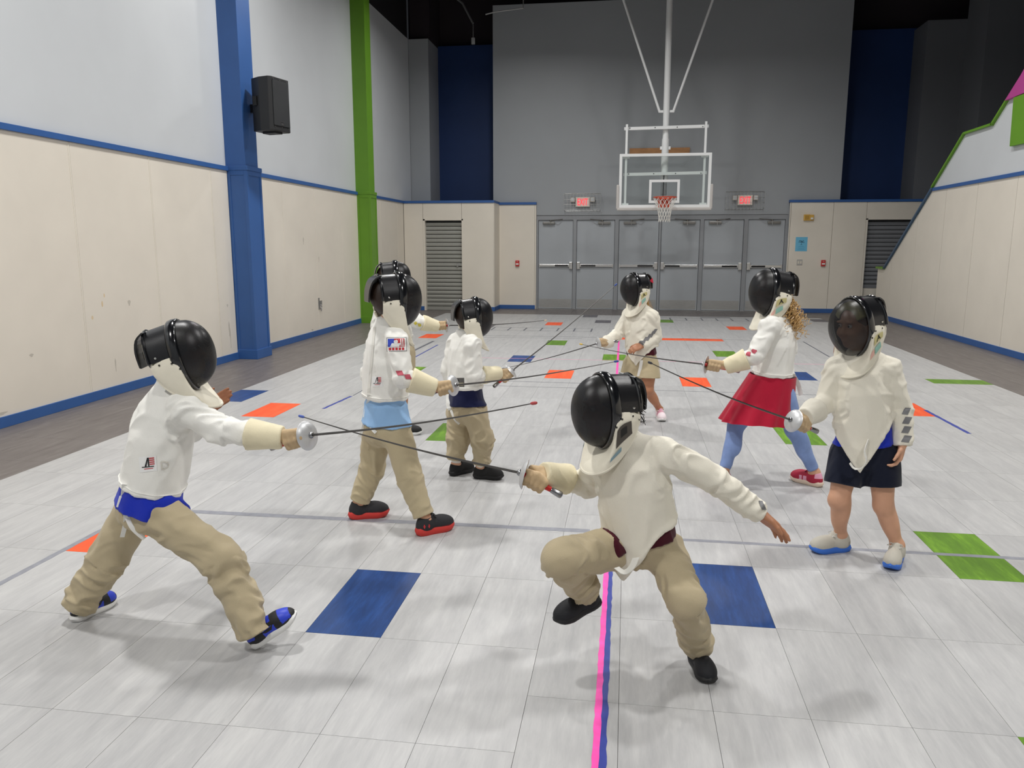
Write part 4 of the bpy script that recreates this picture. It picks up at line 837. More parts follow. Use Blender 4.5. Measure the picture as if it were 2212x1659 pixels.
# joints of the eight fencers in metres (world)
PEOPLE = [
 {'key': 'P1', 'neck': [-1.7008, 2.6822, 0.945], 'pelvis': [-1.8023, 2.6674, 0.54], 'shR': [-1.572, 2.5899, 0.8867], 'shL': [-1.7894, 2.7703, 0.8632], 'elR': [-1.4134, 2.5625, 0.826], 'wrR': [-1.236, 2.5885, 0.809], 'elL': [-1.7612, 2.916, 0.7363], 'wrL': [-1.7388, 2.9698, 0.8156], 'fingL': [-1.6104, 3.0087, 0.8867], 'hipR': [-1.7154, 2.6094, 0.4972], 'hipL': [-1.8934, 2.7147, 0.482], 'knR': [-1.4719, 2.5742, 0.3262], 'anR': [-1.341, 2.5529, 0.0974], 'knL': [-2.0383, 2.6935, 0.2412], 'anL': [-2.1338, 2.6594, 0.0599], 'lat': [0.6671, -0.7449, 0.0], 'head': [-1.6442, 2.6703, 1.0926], 'fwd': [0.9269, 0.2547, 0.2756], 'guard': [-1.1166, 2.6059, 0.816], 'tip': [-0.2627, 2.3265, 1.0174], 'pommel': [-1.2676, 2.594, 0.765], 'soleR': [[-1.3486, 2.5379, 0.0], [-1.1647, 2.609, 0.1272]], 'soleL': [[-2.1637, 2.6229, 0.0], [-2.1106, 2.8222, 0.0]], 'scale': 1.0},
 {'key': 'P2', 'neck': [-1.2279, 3.8934, 1.0787], 'pelvis': [-1.2409, 3.8914, 0.5981], 'shR': [-1.1443, 3.7894, 1.0063], 'shL': [-1.2939, 3.9999, 1.0074], 'elR': [-1.0976, 3.7305, 0.8396], 'wrR': [-0.9638, 3.7804, 0.7848], 'elL': [-1.3587, 4.0056, 0.8046], 'wrL': [-1.3229, 4.0008, 0.6536], 'fingL': [-1.317, 4.0016, 0.5972], 'hipR': [-1.1686, 3.8313, 0.552], 'hipL': [-1.3111, 3.9519, 0.5187], 'knR': [-1.0992, 3.8111, 0.2986], 'anR': [-1.0256, 3.7713, 0.0937], 'knL': [-1.3574, 3.9755, 0.285], 'anL': [-1.4063, 3.9683, 0.0916], 'lat': [0.4808, -0.8768, 0.0], 'head': [-1.1793, 3.9005, 1.2196], 'fwd': [0.8305, 0.5571, 0.0], 'guard': [-0.85, 3.8172, 0.7909], 'tip': [-0.0287, 3.5027, 0.9789], 'pommel': [-0.9807, 3.7779, 0.7467], 'soleR': [[-1.0508, 3.7471, 0.0], [-0.8867, 3.8944, 0.0]], 'soleL': [[-1.4908, 3.9421, 0.0], [-1.281, 4.034, 0.0]], 'scale': 1.08},
 {'key': 'P3', 'neck': [-1.0135, 4.8241, 0.92], 'pelvis': [-1.0057, 4.8253, 0.5166], 'shR': [-0.9412, 4.7286, 0.8803], 'shL': [-1.0859, 4.9197, 0.8746], 'elR': [-0.9207, 4.7063, 0.6892], 'wrR': [-0.797, 4.8053, 0.6937], 'elL': [-1.1422, 4.9266, 0.6839], 'wrL': [-1.0931, 4.9338, 0.5299], 'fingL': [-1.0847, 4.935, 0.4741], 'hipR': [-0.9358, 4.7749, 0.4595], 'hipL': [-1.0664, 4.8771, 0.4339], 'knR': [-0.8884, 4.7717, 0.2712], 'anR': [-0.8872, 4.7921, 0.0816], 'knL': [-1.0663, 4.867, 0.2502], 'anL': [-1.0583, 4.8782, 0.0686], 'lat': [0.5272, -0.8498, 0.0], 'head': [-0.9545, 4.8328, 1.0462], 'fwd': [0.8951, 0.4403, 0.0698], 'guard': [-0.7087, 4.8687, 0.7036], 'tip': [-0.062, 5.0188, 1.2502], 'pommel': [-0.8188, 4.792, 0.6063], 'soleR': [[-0.9693, 4.8034, 0.0], [-0.7426, 4.7961, 0.0]], 'soleL': [[-1.1228, 4.8012, 0.0], [-0.9799, 4.9841, 0.0]], 'scale': 0.98},
 {'key': 'P4', 'neck': [-1.821, 5.8987, 1.0682], 'pelvis': [-1.7687, 5.9063, 0.7272], 'shR': [-1.7257, 5.8115, 1.0257], 'shL': [-1.906, 5.9873, 1.0356], 'elR': [-1.5892, 5.8113, 0.914], 'wrR': [-1.4602, 5.8908, 0.8723], 'elL': [-1.9585, 5.9796, 0.8517], 'wrL': [-1.9152, 5.986, 0.7033], 'fingL': [-1.9092, 5.9868, 0.6548], 'hipR': [-1.71, 5.8542, 0.6693], 'hipL': [-1.8242, 5.9588, 0.6529], 'knR': [-1.7167, 5.8533, 0.3829], 'anR': [-1.7567, 5.8878, 0.0861], 'knL': [-1.8243, 5.9588, 0.3607], 'anL': [-1.8634, 5.9733, 0.0744], 'lat': [0.6184, -0.7858, 0.0], 'head': [-1.7917, 5.9029, 1.2399], 'fwd': [0.9372, 0.3449, 0.0523], 'guard': [-1.3687, 5.9243, 0.874], 'tip': [-0.6355, 6.2892, 0.89], 'pommel': [-1.4994, 5.885, 0.8615], 'soleR': [[-1.7704, 5.8495, 0.0], [-1.6146, 5.9041, 0.0]], 'soleL': [[-1.8691, 5.8973, 0.0], [-1.7395, 5.9807, 0.0]], 'scale': 1.05},
 {'key': 'P5', 'neck': [0.1162, 6.7073, 0.9715], 'pelvis': [0.1401, 6.7108, 0.5602], 'shR': [0.0253, 6.7648, 0.8946], 'shL': [0.2134, 6.6508, 0.8996], 'elR': [-0.0723, 6.7, 0.7408], 'wrR': [-0.1578, 6.5662, 0.68], 'elL': [0.2546, 6.677, 0.7215], 'wrL': [0.1425, 6.5798, 0.6646], 'fingL': [0.0589, 6.5473, 0.632], 'hipR': [0.0644, 6.7503, 0.4723], 'hipL': [0.2044, 6.6798, 0.4783], 'knR': [0.0472, 6.7377, 0.2299], 'anR': [0.0211, 6.754, 0.0115], 'knL': [0.2024, 6.6593, 0.2732], 'anL': [0.2867, 6.6716, 0.0954], 'lat': [-0.8784, 0.478, 0.0], 'head': [0.0725, 6.6807, 1.1362], 'fwd': [-0.8694, -0.4914, -0.0523], 'guard': [-0.234, 6.5349, 0.6785], 'tip': [-0.9951, 6.2316, 0.4919], 'pommel': [-0.0581, 6.5808, 0.6958], 'soleR': [[0.0375, 6.6599, 0.0], [-0.001, 6.4762, 0.0]], 'soleL': [[0.3009, 6.8679, 0.0], [0.3375, 6.5972, 0.0]], 'scale': 1.03},
 {'key': 'P6', 'neck': [0.9311, 4.9669, 1.0437], 'pelvis': [0.9082, 4.9635, 0.6694], 'shL': [0.8565, 4.8397, 1.01], 'shR': [1.001, 5.0933, 1.0097], 'elL': [0.7724, 4.7921, 0.8413], 'wrL': [0.6218, 4.8105, 0.7734], 'elR': [1.0233, 5.1218, 0.8245], 'wrR': [0.9984, 5.1182, 0.6603], 'fingR': [0.9962, 5.1179, 0.6002], 'hipR': [0.868, 5.0284, 0.583], 'hipL': [0.9575, 4.9101, 0.6075], 'knR': [0.7151, 4.9959, 0.3752], 'anR': [0.6286, 4.9732, 0.0886], 'knL': [1.0522, 4.9239, 0.3591], 'anL': [1.1512, 4.9788, 0.1155], 'lat': [0.1601, 0.9871, 0.0], 'head': [0.8759, 4.9588, 1.2186], 'fwd': [-0.9622, -0.2435, 0.1219], 'guard': [0.4755, 4.7992, 0.7802], 'tip': [-0.2954, 5.0655, 0.8565], 'pommel': [0.6901, 4.8205, 0.7394], 'soleL': [[1.2231, 4.9412, 0.0], [1.1019, 5.0617, 0.0]], 'soleR': [[0.6546, 4.8659, 0.0], [0.4979, 4.8619, 0.0]], 'scale': 1.08},
 {'key': 'P7', 'neck': [0.0107, 2.5888, 0.8262], 'pelvis': [0.0702, 2.6278, 0.5056], 'shR': [-0.0863, 2.6352, 0.7608], 'shL': [0.1457, 2.5681, 0.8049], 'elR': [-0.1192, 2.7719, 0.6231], 'wrR': [-0.2594, 2.6301, 0.7013], 'elL': [0.3197, 2.6339, 0.703], 'wrL': [0.4669, 2.6756, 0.5839], 'fingL': [0.557, 2.6888, 0.5099], 'hipR': [-0.023, 2.5939, 0.476], 'hipL': [0.1502, 2.6698, 0.446], 'knR': [-0.1848, 2.3884, 0.4902], 'anR': [-0.1293, 2.5885, 0.2337], 'knL': [0.2232, 2.4985, 0.3223], 'anL': [0.293, 2.6907, 0.0638], 'lat': [-0.9525, 0.3047, 0.0], 'head': [-0.0548, 2.5388, 0.9655], 'fwd': [-0.8593, -0.5114, 0.0], 'guard': [-0.3454, 2.5872, 0.7136], 'tip': [-1.1461, 2.5814, 0.8921], 'pommel': [-0.2039, 2.5978, 0.635], 'soleR': [[-0.0642, 2.6385, 0.2285], [-0.2332, 2.5127, 0.1803]], 'soleL': [[0.2787, 2.7049, 0.0], [0.3173, 2.5437, 0.0]], 'scale': 0.94},
 {'key': 'P8', 'neck': [1.0969, 3.8188, 0.984], 'pelvis': [1.143, 3.8255, 0.567], 'shR': [0.9966, 3.8445, 0.9162], 'shL': [1.2094, 3.7948, 0.9204], 'elR': [0.9646, 3.8399, 0.7549], 'wrR': [0.8418, 3.6905, 0.7155], 'elL': [1.2851, 3.8059, 0.7359], 'wrL': [1.29, 3.756, 0.5836], 'fingL': [1.2744, 3.7335, 0.5134], 'hipR': [1.0734, 3.8456, 0.4971], 'hipL': [1.2172, 3.806, 0.5069], 'knR': [1.036, 3.7897, 0.2854], 'anR': [1.0881, 3.8983, 0.0591], 'knL': [1.2326, 3.7679, 0.2748], 'anL': [1.3186, 3.8714, 0.0202], 'lat': [-0.9778, 0.2097, 0.0], 'head': [1.0539, 3.7923, 1.1336], 'fwd': [-0.8332, -0.543, -0.1045], 'guard': [0.7623, 3.6486, 0.7024], 'tip': [0.0951, 3.2479, 1.0152], 'pommel': [0.8958, 3.6984, 0.6385], 'soleR': [[1.1275, 3.8813, 0.0], [0.928, 3.8157, 0.0]], 'soleL': [[1.3623, 3.8684, 0.0], [1.2184, 3.5879, 0.0]], 'scale': 1.04}]
# ================================================================ FENCERS
UP = np.array([0.0, 0.0, 1.0])
def fabric(name, c, rough=0.85, bump=0.25, bscale=350, var=0.04, vs=9): return mat(name, c, rough, bump=bump, bscale=bscale, var=var, vscale=vs, sheen=0.15, spec=0.2)
M_JACKET = fabric('jacket_white', C(240, 239, 233), var=0.025)
M_JACKET2 = fabric('jacket_cream', C(234, 229, 214), var=0.035)
M_KHAKI = fabric('khaki', C(186, 172, 142), bump=0.35)
M_KHAKI2 = fabric('khaki_pale', C(192, 178, 146), bump=0.3)
M_BIB = fabric('bib_white', C(236, 230, 212), 0.7, var=0.05)
M_CUFF = fabric('glove_cuff', C(232, 222, 190), 0.7, var=0.05)
M_GLOVE = fabric('glove_tan', C(196, 170, 134), 0.75, var=0.1, vs=30)
M_STRAP = fabric('strap_white', C(235, 234, 228), 0.7)
M_RIM = mat('mask_trim', C(18, 19, 22), 0.16, coat=0.6, spec=0.6)
M_SHELL = mat('mask_shell', C(20, 20, 23), 0.3, coat=0.25, bump=0.15, bscale=500)
M_LINER = mat('mask_liner', C(92, 90, 74), 0.8)
M_PAD = mat('mask_pad', C(200, 196, 140), 0.8)
M_RIVET = mat('rivet', C(220, 220, 215), 0.2, 1.0)
M_SNAP = mat('snap_dark', C(70, 68, 64), 0.4, 0.6)
M_BLADE = mat('blade_steel', C(92, 90, 88), 0.35, 0.9)
M_GUARD = mat('guard_alu', C(208, 209, 210), 0.42, 0.55)
M_GRIP = mat('grip_red', C(206, 34, 28), 0.4); M_POMMEL = mat('pommel', C(150, 150, 152), 0.25, 1.0)

def visor_mat(name, solid):
    m = bpy.data.materials.new(name); m.use_nodes = True; nt = m.node_tree; L = nt.links.new
    b = nt.nodes['Principled BSDF']; b.inputs['Base Color'].default_value = (*C(24, 24, 27), 1); b.inputs['Roughness'].default_value = 0.34; b.inputs['Metallic'].default_value = 0.2
    tc = nt.nodes.new('ShaderNodeTexCoord'); mp = nt.nodes.new('ShaderNodeMapping'); L(tc.outputs['Object'], mp.inputs['Vector']); mp.inputs['Rotation'].default_value = (0.5, 0.4, 0.3)
    w = []
    for d in ('X', 'Z'):
        n = nt.nodes.new('ShaderNodeTexWave'); n.bands_direction = d; n.inputs['Scale'].default_value = 170; n.inputs['Distortion'].default_value = 0.0; L(mp.outputs[0], n.inputs['Vector']); w.append(n)
    mxn = nt.nodes.new('ShaderNodeMath'); mxn.operation = 'MAXIMUM'; L(w[0].outputs['Fac'], mxn.inputs[0]); L(w[1].outputs['Fac'], mxn.inputs[1])
    rp = nt.nodes.new('ShaderNodeMapRange'); L(mxn.outputs[0], rp.inputs['Value']); rp.inputs['From Min'].default_value = 0.35; rp.inputs['From Max'].default_value = 0.8
    rp.inputs['To Min'].default_value = solid; rp.inputs['To Max'].default_value = 1.0
    tr = nt.nodes.new('ShaderNodeBsdfTransparent'); ms = nt.nodes.new('ShaderNodeMixShader')
    L(rp.outputs[0], ms.inputs[0]); L(tr.outputs[0], ms.inputs[1]); L(b.outputs[0], ms.inputs[2]); L(ms.outputs[0], nt.nodes['Material Output'].inputs[0])
    bp = nt.nodes.new('ShaderNodeBump'); bp.inputs['Strength'].default_value = 0.12; bp.inputs['Distance'].default_value = 0.0006; L(mxn.outputs[0], bp.inputs['Height']); L(bp.outputs['Normal'], b.inputs['Normal'])
    return m
M_VISOR = visor_mat('mask_mesh', 0.72); M_VISOR_SEE = visor_mat('mask_mesh_open', 0.18)

def smooth_obj(name, b, m, parent, sharp=0.7): return b.build(name, m, parent, smooth=True, sharp=sharp)

# ---------------------------------------------------------------- mask
def make_mask(root, hd, fwd, s, see=False, label_style=None):
    F = frame_fwd(hd, fwd); w = lambda p: F(np.array(p, float)*s)
    mk = thing_part('fencing_mask', root)
    zc, bb, aa, yr = -0.012, 0.142, 0.100, 0.022
    def rim(th, k=1.0, y=yr):
        c = math.cos(th); z = zc + bb*c*k; f = 1-0.20*max(0, -c)**2
        return np.array([aa*math.sin(th)*f*k, y - 0.012*(1-c)*0.5, z])
    # visor dome of wire mesh
    NT, NR = 48, 14; vs = []; fs = []
    for i in range(NR+1):
        r = 0.05+0.95*i/NR
        for j in range(NT):
            p = rim(2*math.pi*j/NT, r); p[1] = (yr-0.006)*(1-r)+rim(2*math.pi*j/NT)[1]*r + 0.118*(1-r**2.6)**0.55 + 0.004
            vs.append(w(p))
    for i in range(NR):
        for j in range(NT): fs.append((i*NT+j, i*NT+(j+1) % NT, (i+1)*NT+(j+1) % NT, (i+1)*NT+j))
    pc = rim(0, 0.0); pc[1] = yr-0.006+0.118+0.004; vs.append(w(pc)); fs += [(len(vs)-1, (j+1) % NT, j) for j in range(NT)]
    smooth_obj('visor', MB().raw(vs, fs), M_VISOR_SEE if see else M_VISOR, mk)
    # glossy trim around the visor
    ring = []; NS = 8; vs = []; fs = []
    for j in range(NT):
        th = 2*math.pi*j/NT; p = rim(th); out = np.array([math.sin(th), 0, math.cos(th)])
        for q in range(NS):
            a = 2*math.pi*q/NS; vs.append(w(p + out*(0.002+0.0065*math.cos(a)) + np.array([0, 0.0215*math.sin(a)-0.002, 0])))
    for j in range(NT):
        for q in range(NS): fs.append((j*NS+q, j*NS+(q+1) % NS, ((j+1) % NT)*NS+(q+1) % NS, ((j+1) % NT)*NS+q))
    smooth_obj('rim_trim', MB().raw(vs, fs), M_RIM, mk, None)
    # side and crown shell
    TM = math.radians(87); N1, N2 = 30, 8
    def shell(th, y, o=0.0):
        k = 1 - 0.10*(1-y) ; p = rim(th); c = math.cos(th)
        q = np.array([p[0]*(0.985-0.03*(1-y))+math.sin(th)*o, yr-0.112*(1-y), zc+(p[2]-zc)*(0.985-0.05*(1-y))+c*o]); return q
    vs = []; fs = []
    for lay in (0.0, -0.006):
        for i in range(N1+1):
            for j in range(N2+1): vs.append(w(shell(-TM+2*TM*i/N1, j/N2, lay)))
    K = (N1+1)*(N2+1)
    for i in range(N1):
        for j in range(N2):
            a = i*(N2+1)+j; fs += [(a, a+1, a+N2+2, a+N2+1), (K+a, K+a+N2+1, K+a+N2+2, K+a+1)]
    for i in range(N1):
        for j in (0, N2): a = i*(N2+1)+j; fs.append((a, a+N2+1, K+a+N2+1, K+a))
    for j in range(N2):
        for i in (0, N1): a = i*(N2+1)+j; fs.append((a, a+1, K+a+1, K+a))
    smooth_obj('side_shell', MB().raw(vs, fs), M_SHELL, mk)
    bnd = MB(); pts = [w(shell(-TM+2*TM*i/24, 0.0, 0.0)) for i in range(25)]
    smooth_obj('rear_piping', bnd.tube(pts, 0.0075*s, 8), M_RIM, mk)
    # grey liner tabs below the shell and cushion inside the brow
    for sg in (-1, 1):
        P = [shell(sg*TM, y, -0.003) for y in (0.10, 0.35, 0.6, 0.85)]
        v_ = [w(p+np.array([0, 0, 0.012])) for p in P] + [w(p+np.array([0, 0, -0.035])) for p in P]
        v_ += [w(p+np.array([-sg*0.004, 0, 0.012])) for p in P] + [w(p+np.array([-sg*0.004, 0, -0.035])) for p in P]
        f_ = []
        for i in range(3): f_ += [(i, i+1, 5+i, 4+i), (8+i, 12+i, 13+i, 9+i), (i, 8+i, 9+i, i+1), (4+i, 5+i, 13+i, 12+i)]
        f_ += [(0, 4, 12, 8), (3, 11, 15, 7)]
        MB().raw(v_, f_).build('liner_tab', M_LINER, mk)
    vs = []; fs = []
    for i in range(13):
        th = math.radians(-62+124*i/12)
        for k, y in ((0.90, 0.02), (0.86, 0.055), (0.62, 0.058), (0.60, 0.02)):
            p = rim(th, k); p[1] = y; vs.append(w(p))
    for i in range(12):
        for q in range(4): fs.append((i*4+q, i*4+(q+1) % 4, (i+1)*4+(q+1) % 4, (i+1)*4+q))
    fs += [(0, 1, 2, 3), (48, 51, 50, 49)]
    smooth_obj('brow_pad', MB().raw(vs, fs), M_PAD, mk, 0.9)
    # tongue at the back
    C_ = spline([(0, -0.080, 0.117), (0, -0.116, 0.094), (0, -0.137, 0.045), (0, -0.142, -0.015)], 10); vs = []; fs = []
    for i, p in enumerate(C_):
        hw = 0.060-0.020*i/9
        for x, o in ((-hw, 0), (hw, 0), (hw, 0.008), (-hw, 0.008)): vs.append(w((x, p[1]-o, p[2]+o*0.5)))
    for i in range(9):
        for q in range(4): fs.append((i*4+q, i*4+(q+1) % 4, (i+1)*4+(q+1) % 4, (i+1)*4+q))
    fs += [(0, 1, 2, 3), (36, 39, 38, 37)]
    MB().raw(vs, fs).build('rear_tongue', M_SHELL, mk, bevel=0.002*s)
    # rivets
    for sg in (-1, 1):
        for th, y in ((52, 0.82), (78, 0.80), (80, 0.28)):
            p = shell(sg*math.radians(th), y, 0.001); out = F.d((sg*math.sin(math.radians(th)), 0, math.cos(math.radians(th))))
            smooth_obj('rivet', MB().lathe(w(p), out, [(0.0055*s, 0), (0.0045*s, 0.003*s), (0, 0.004*s)], 8), M_RIVET, mk)
    # bib
    top = [(-0.086, -0.088, -0.006), (-0.096, -0.045, -0.003), (-0.100, 0.0, -0.003), (-0.100, 0.016, -0.030), (-0.082, 0.014, -0.102), (-0.044, 0.012, -0.142), (0, 0.012, -0.152)]
    bot = [(-0.080, -0.088, -0.070), (-0.091, -0.060, -0.118), (-0.096, -0.015, -0.168), (-0.097, 0.028, -0.204), (-0.084, 0.060, -0.226), (-0.048, 0.082, -0.240), (0, 0.090, -0.245)]
    T = spline(top + [(-p[0], p[1], p[2]) for p in top[-2::-1]], 41); B = spline(bot + [(-p[0], p[1], p[2]) for p in bot[-2::-1]], 41)
    NV = 7
    def bibp(i, v, o=0.0):
        """point on the bib: i in 0..40 round the neck, v down, o outward"""
        i0 = int(min(max(i, 0), 39)); f = i-i0; t = T[i0]*(1-f)+T[i0+1]*f; b = B[i0]*(1-f)+B[i0+1]*f
        p = t*(1-v)+b*v; r = np.array([p[0], max(p[1], -0.02)*0.8, 0]); r = r/max(np.linalg.norm(r), 1e-4)
        seam = 0.0035*math.sin(math.pi*min(1, v*1.02)*2)**2
        return p + r*(0.010*math.sin(math.pi*v) + seam + o)
    vs = []; fs = []
    for lay in (0.0, -0.008):
        for i in range(41):
            for j in range(NV+1): vs.append(w(bibp(i, j/NV, lay)))
    K = 41*(NV+1)
    for i in range(40):
        for j in range(NV):
            a = i*(NV+1)+j; fs += [(a, a+1, a+NV+2, a+NV+1), (K+a, K+a+NV+1, K+a+NV+2, K+a+1)]
        for j in (0, NV): a = i*(NV+1)+j; fs.append((a, a+NV+1, K+a+NV+1, K+a))
    for j in range(NV):
        for i in (0, 40): a = i*(NV+1)+j; fs.append((a, a+1, K+a+1, K+a))
    bib = smooth_obj('bib', MB().raw(vs, fs), M_BIB, mk); ORG[bib] = ORG[mk]
    smooth_obj('bib_piping', MB().tube([w(bibp(i, 1.0, -0.004)) for i in np.linspace(0, 40, 41)], 0.0065*s, 6), M_BIB, bib)
    for sg in (0, 1):
        for i in (3.0, 6.5, 10.0):
            ii = i if sg == 0 else 40-i; p = bibp(ii, 0.13, 0.002); q = bibp(ii, 0.13, 0.01)
            smooth_obj('snap', MB().lathe(w(p), F.d(q-p), [(0.0042*s, 0), (0.0035*s, 0.002*s), (0, 0.003*s)], 8), M_SNAP, bib)
    if label_style:
        for sd in ((0, 12) if label_style != 'dark' else (0, 12)):
            def patch(i0, i1, v0, v1, m, nm, off=0.0035, sl=0.0):
                b = MB(); n = 8; V_ = []; 
                for a in range(n+1):
                    for c in range(5):
                        i = i0+(i1-i0)*a/n+sl*(c/4-0.5); i = i if sd == 0 else 40-i
                        V_.append(w(bibp(i, v0+(v1-v0)*c/4, off)))
                b.raw(V_, [(a*5+c, a*5+c+1, (a+1)*5+c+1, (a+1)*5+c) for a in range(n) for c in range(4)])
                return smooth_obj(nm, b, m, bib)
            if label_style == 'dark':
                patch(4.0, 9.5, 0.24, 0.62, mat('bib_label_dark', C(78, 72, 66), 0.6), 'label'); patch(5.5, 7.6, 0.32, 0.50, mat('bib_ink', C(24, 22, 22), 0.6), 'label_mark', 0.0045)
                patch(7.5, 11.5, 0.70, 0.80, mat('bib_blue', C(134, 160, 170), 0.7), 'label_stripe', 0.004)
            else:
                patch(3.5, 8.5, 0.24, 0.46, mat('bib_label', C(206, 196, 140), 0.6), 'label')
                for a, b_, q_ in ((5.35, 5.80, -1.1), (6.0, 6.45, 1.1)): patch(a, b_, 0.27, 0.43, mat('bib_ink', C(24, 22, 22), 0.6), 'label_letter', 0.0045, q_)
                patch(5.4, 6.4, 0.36, 0.385, mat('bib_ink', C(24, 22, 22)), 'label_letter', 0.0045)
                patch(8.5, 10.8, 0.52, 0.68, mat('bib_pink', C(222, 176, 162), 0.7), 'label_stripe', 0.004)
                patch(5.0, 8.0, 0.54, 0.72, mat('bib_green', C(146, 190, 176), 0.7), 'label_stripe', 0.004)
    return mk, F

def thing_part(name, root):
    """an empty carrying a part's own pieces"""
    o = bpy.data.objects.new(name, None); COL.objects.link(o); o.parent = root; o.empty_display_size = 0.05; ORG[o] = ORG[root]; return o

# ---------------------------------------------------------------- hands
def open_hand(f, wr, tip, palm, side, curl=0.35, L=0.135, spread=0.10, thumb_out=0.6):
    """five fingers on a palm; side +1 right hand, -1 left hand"""
    d = unit(np.array(tip)-np.array(wr)); n = unit(np.array(palm)-d*np.dot(palm, d)); lat = np.cross(d, n)*side   # towards the thumb
    wr = np.array(wr); pl = L*0.52; k = 0.009
    fr = F5 = [(1, 0.021, 0.92, 0.0078), (2, 0.007, 1.0, 0.0080), (3, -0.007, 0.94, 0.0076), (4, -0.020, 0.76, 0.0068)]
    for q, off, fl_, r in fr:
        kn = wr + d*pl*(1.0 if q < 4 else 0.93) + lat*off*L/0.135
        f.cone(wr + lat*off*0.6, kn, 0.0135, 0.0105, 0.012, flat=(n, 0.85))
        a = kn; dd = unit(d + lat*spread*off*30*0.4); ang = curl*(0.55+0.12*q)
        for sgm, ln in ((0, 0.215), (1, 0.155), (2, 0.12)):
            e = dd*math.cos(ang) + n*math.sin(ang); b = a + e*ln*L*fl_
            f.cone(a, b, r*(1.0-0.06*sgm), r*(0.94-0.06*sgm), 0.005); a = b; ang += curl*(0.8+0.1*q)
    f.ell(wr + d*pl*0.55, (d, lat, n), (pl*0.55, 0.030*L/0.135, 0.0135), 0.012)
    a = wr + d*pl*0.18 + lat*0.018; b = a + unit(d*0.75 + lat*thumb_out + n*0.25)*L*0.26; c = b + unit(d*0.95 + lat*thumb_out*0.45 + n*0.3)*L*0.20; e = c + unit(d + lat*0.1 + n*0.4)*L*0.16
    f.cone(a, b, 0.0125, 0.0095, 0.012); f.cone(b, c, 0.0088, 0.0080, 0.005); f.cone(c, e, 0.0080, 0.0066, 0.005)

def grip_hand(f, wr, guard, b, s, u, k=0.007):
    """fist closed round a handle that runs along b; fingers wrap from the outer side s underneath to the inside"""
    for i in range(4):
        c = guard - b*(0.026+0.0195*i); r = 0.0108-0.0008*(i == 3)
        P = []
        for a, rc in ((55, 0.034), (10, 0.031), (-45, 0.025), (-105, 0.0225), (-165, 0.0225), (-215, 0.022)):
            t = math.radians(a); P.append(c + (s*math.cos(t)+u*math.sin(t))*rc)
        for p, q in zip(P[:-1], P[1:]): f.cone(p, q, r, r*0.97, 0.004)
        f.cone(np.array(wr)+s*0.006-u*0.007*(i-1.5), P[0], 0.0165, 0.0125, 0.005)
    f.ell(guard - b*0.060 + s*0.010, (b, s, u), (0.036, 0.016, 0.026), 0.008)
    f.cone(wr, guard - b*0.062 + u*0.008, 0.024, 0.019, 0.010)
    t0 = guard - b*0.085 + u*0.014 - s*0.010; t1 = guard - b*0.050 + u*0.026 - s*0.014; t2 = guard - b*0.017 + u*0.020 - s*0.008
    f.cone(t0, t1, 0.0150, 0.0125, 0.010); f.cone(t1, t2, 0.0118, 0.0098, 0.006)

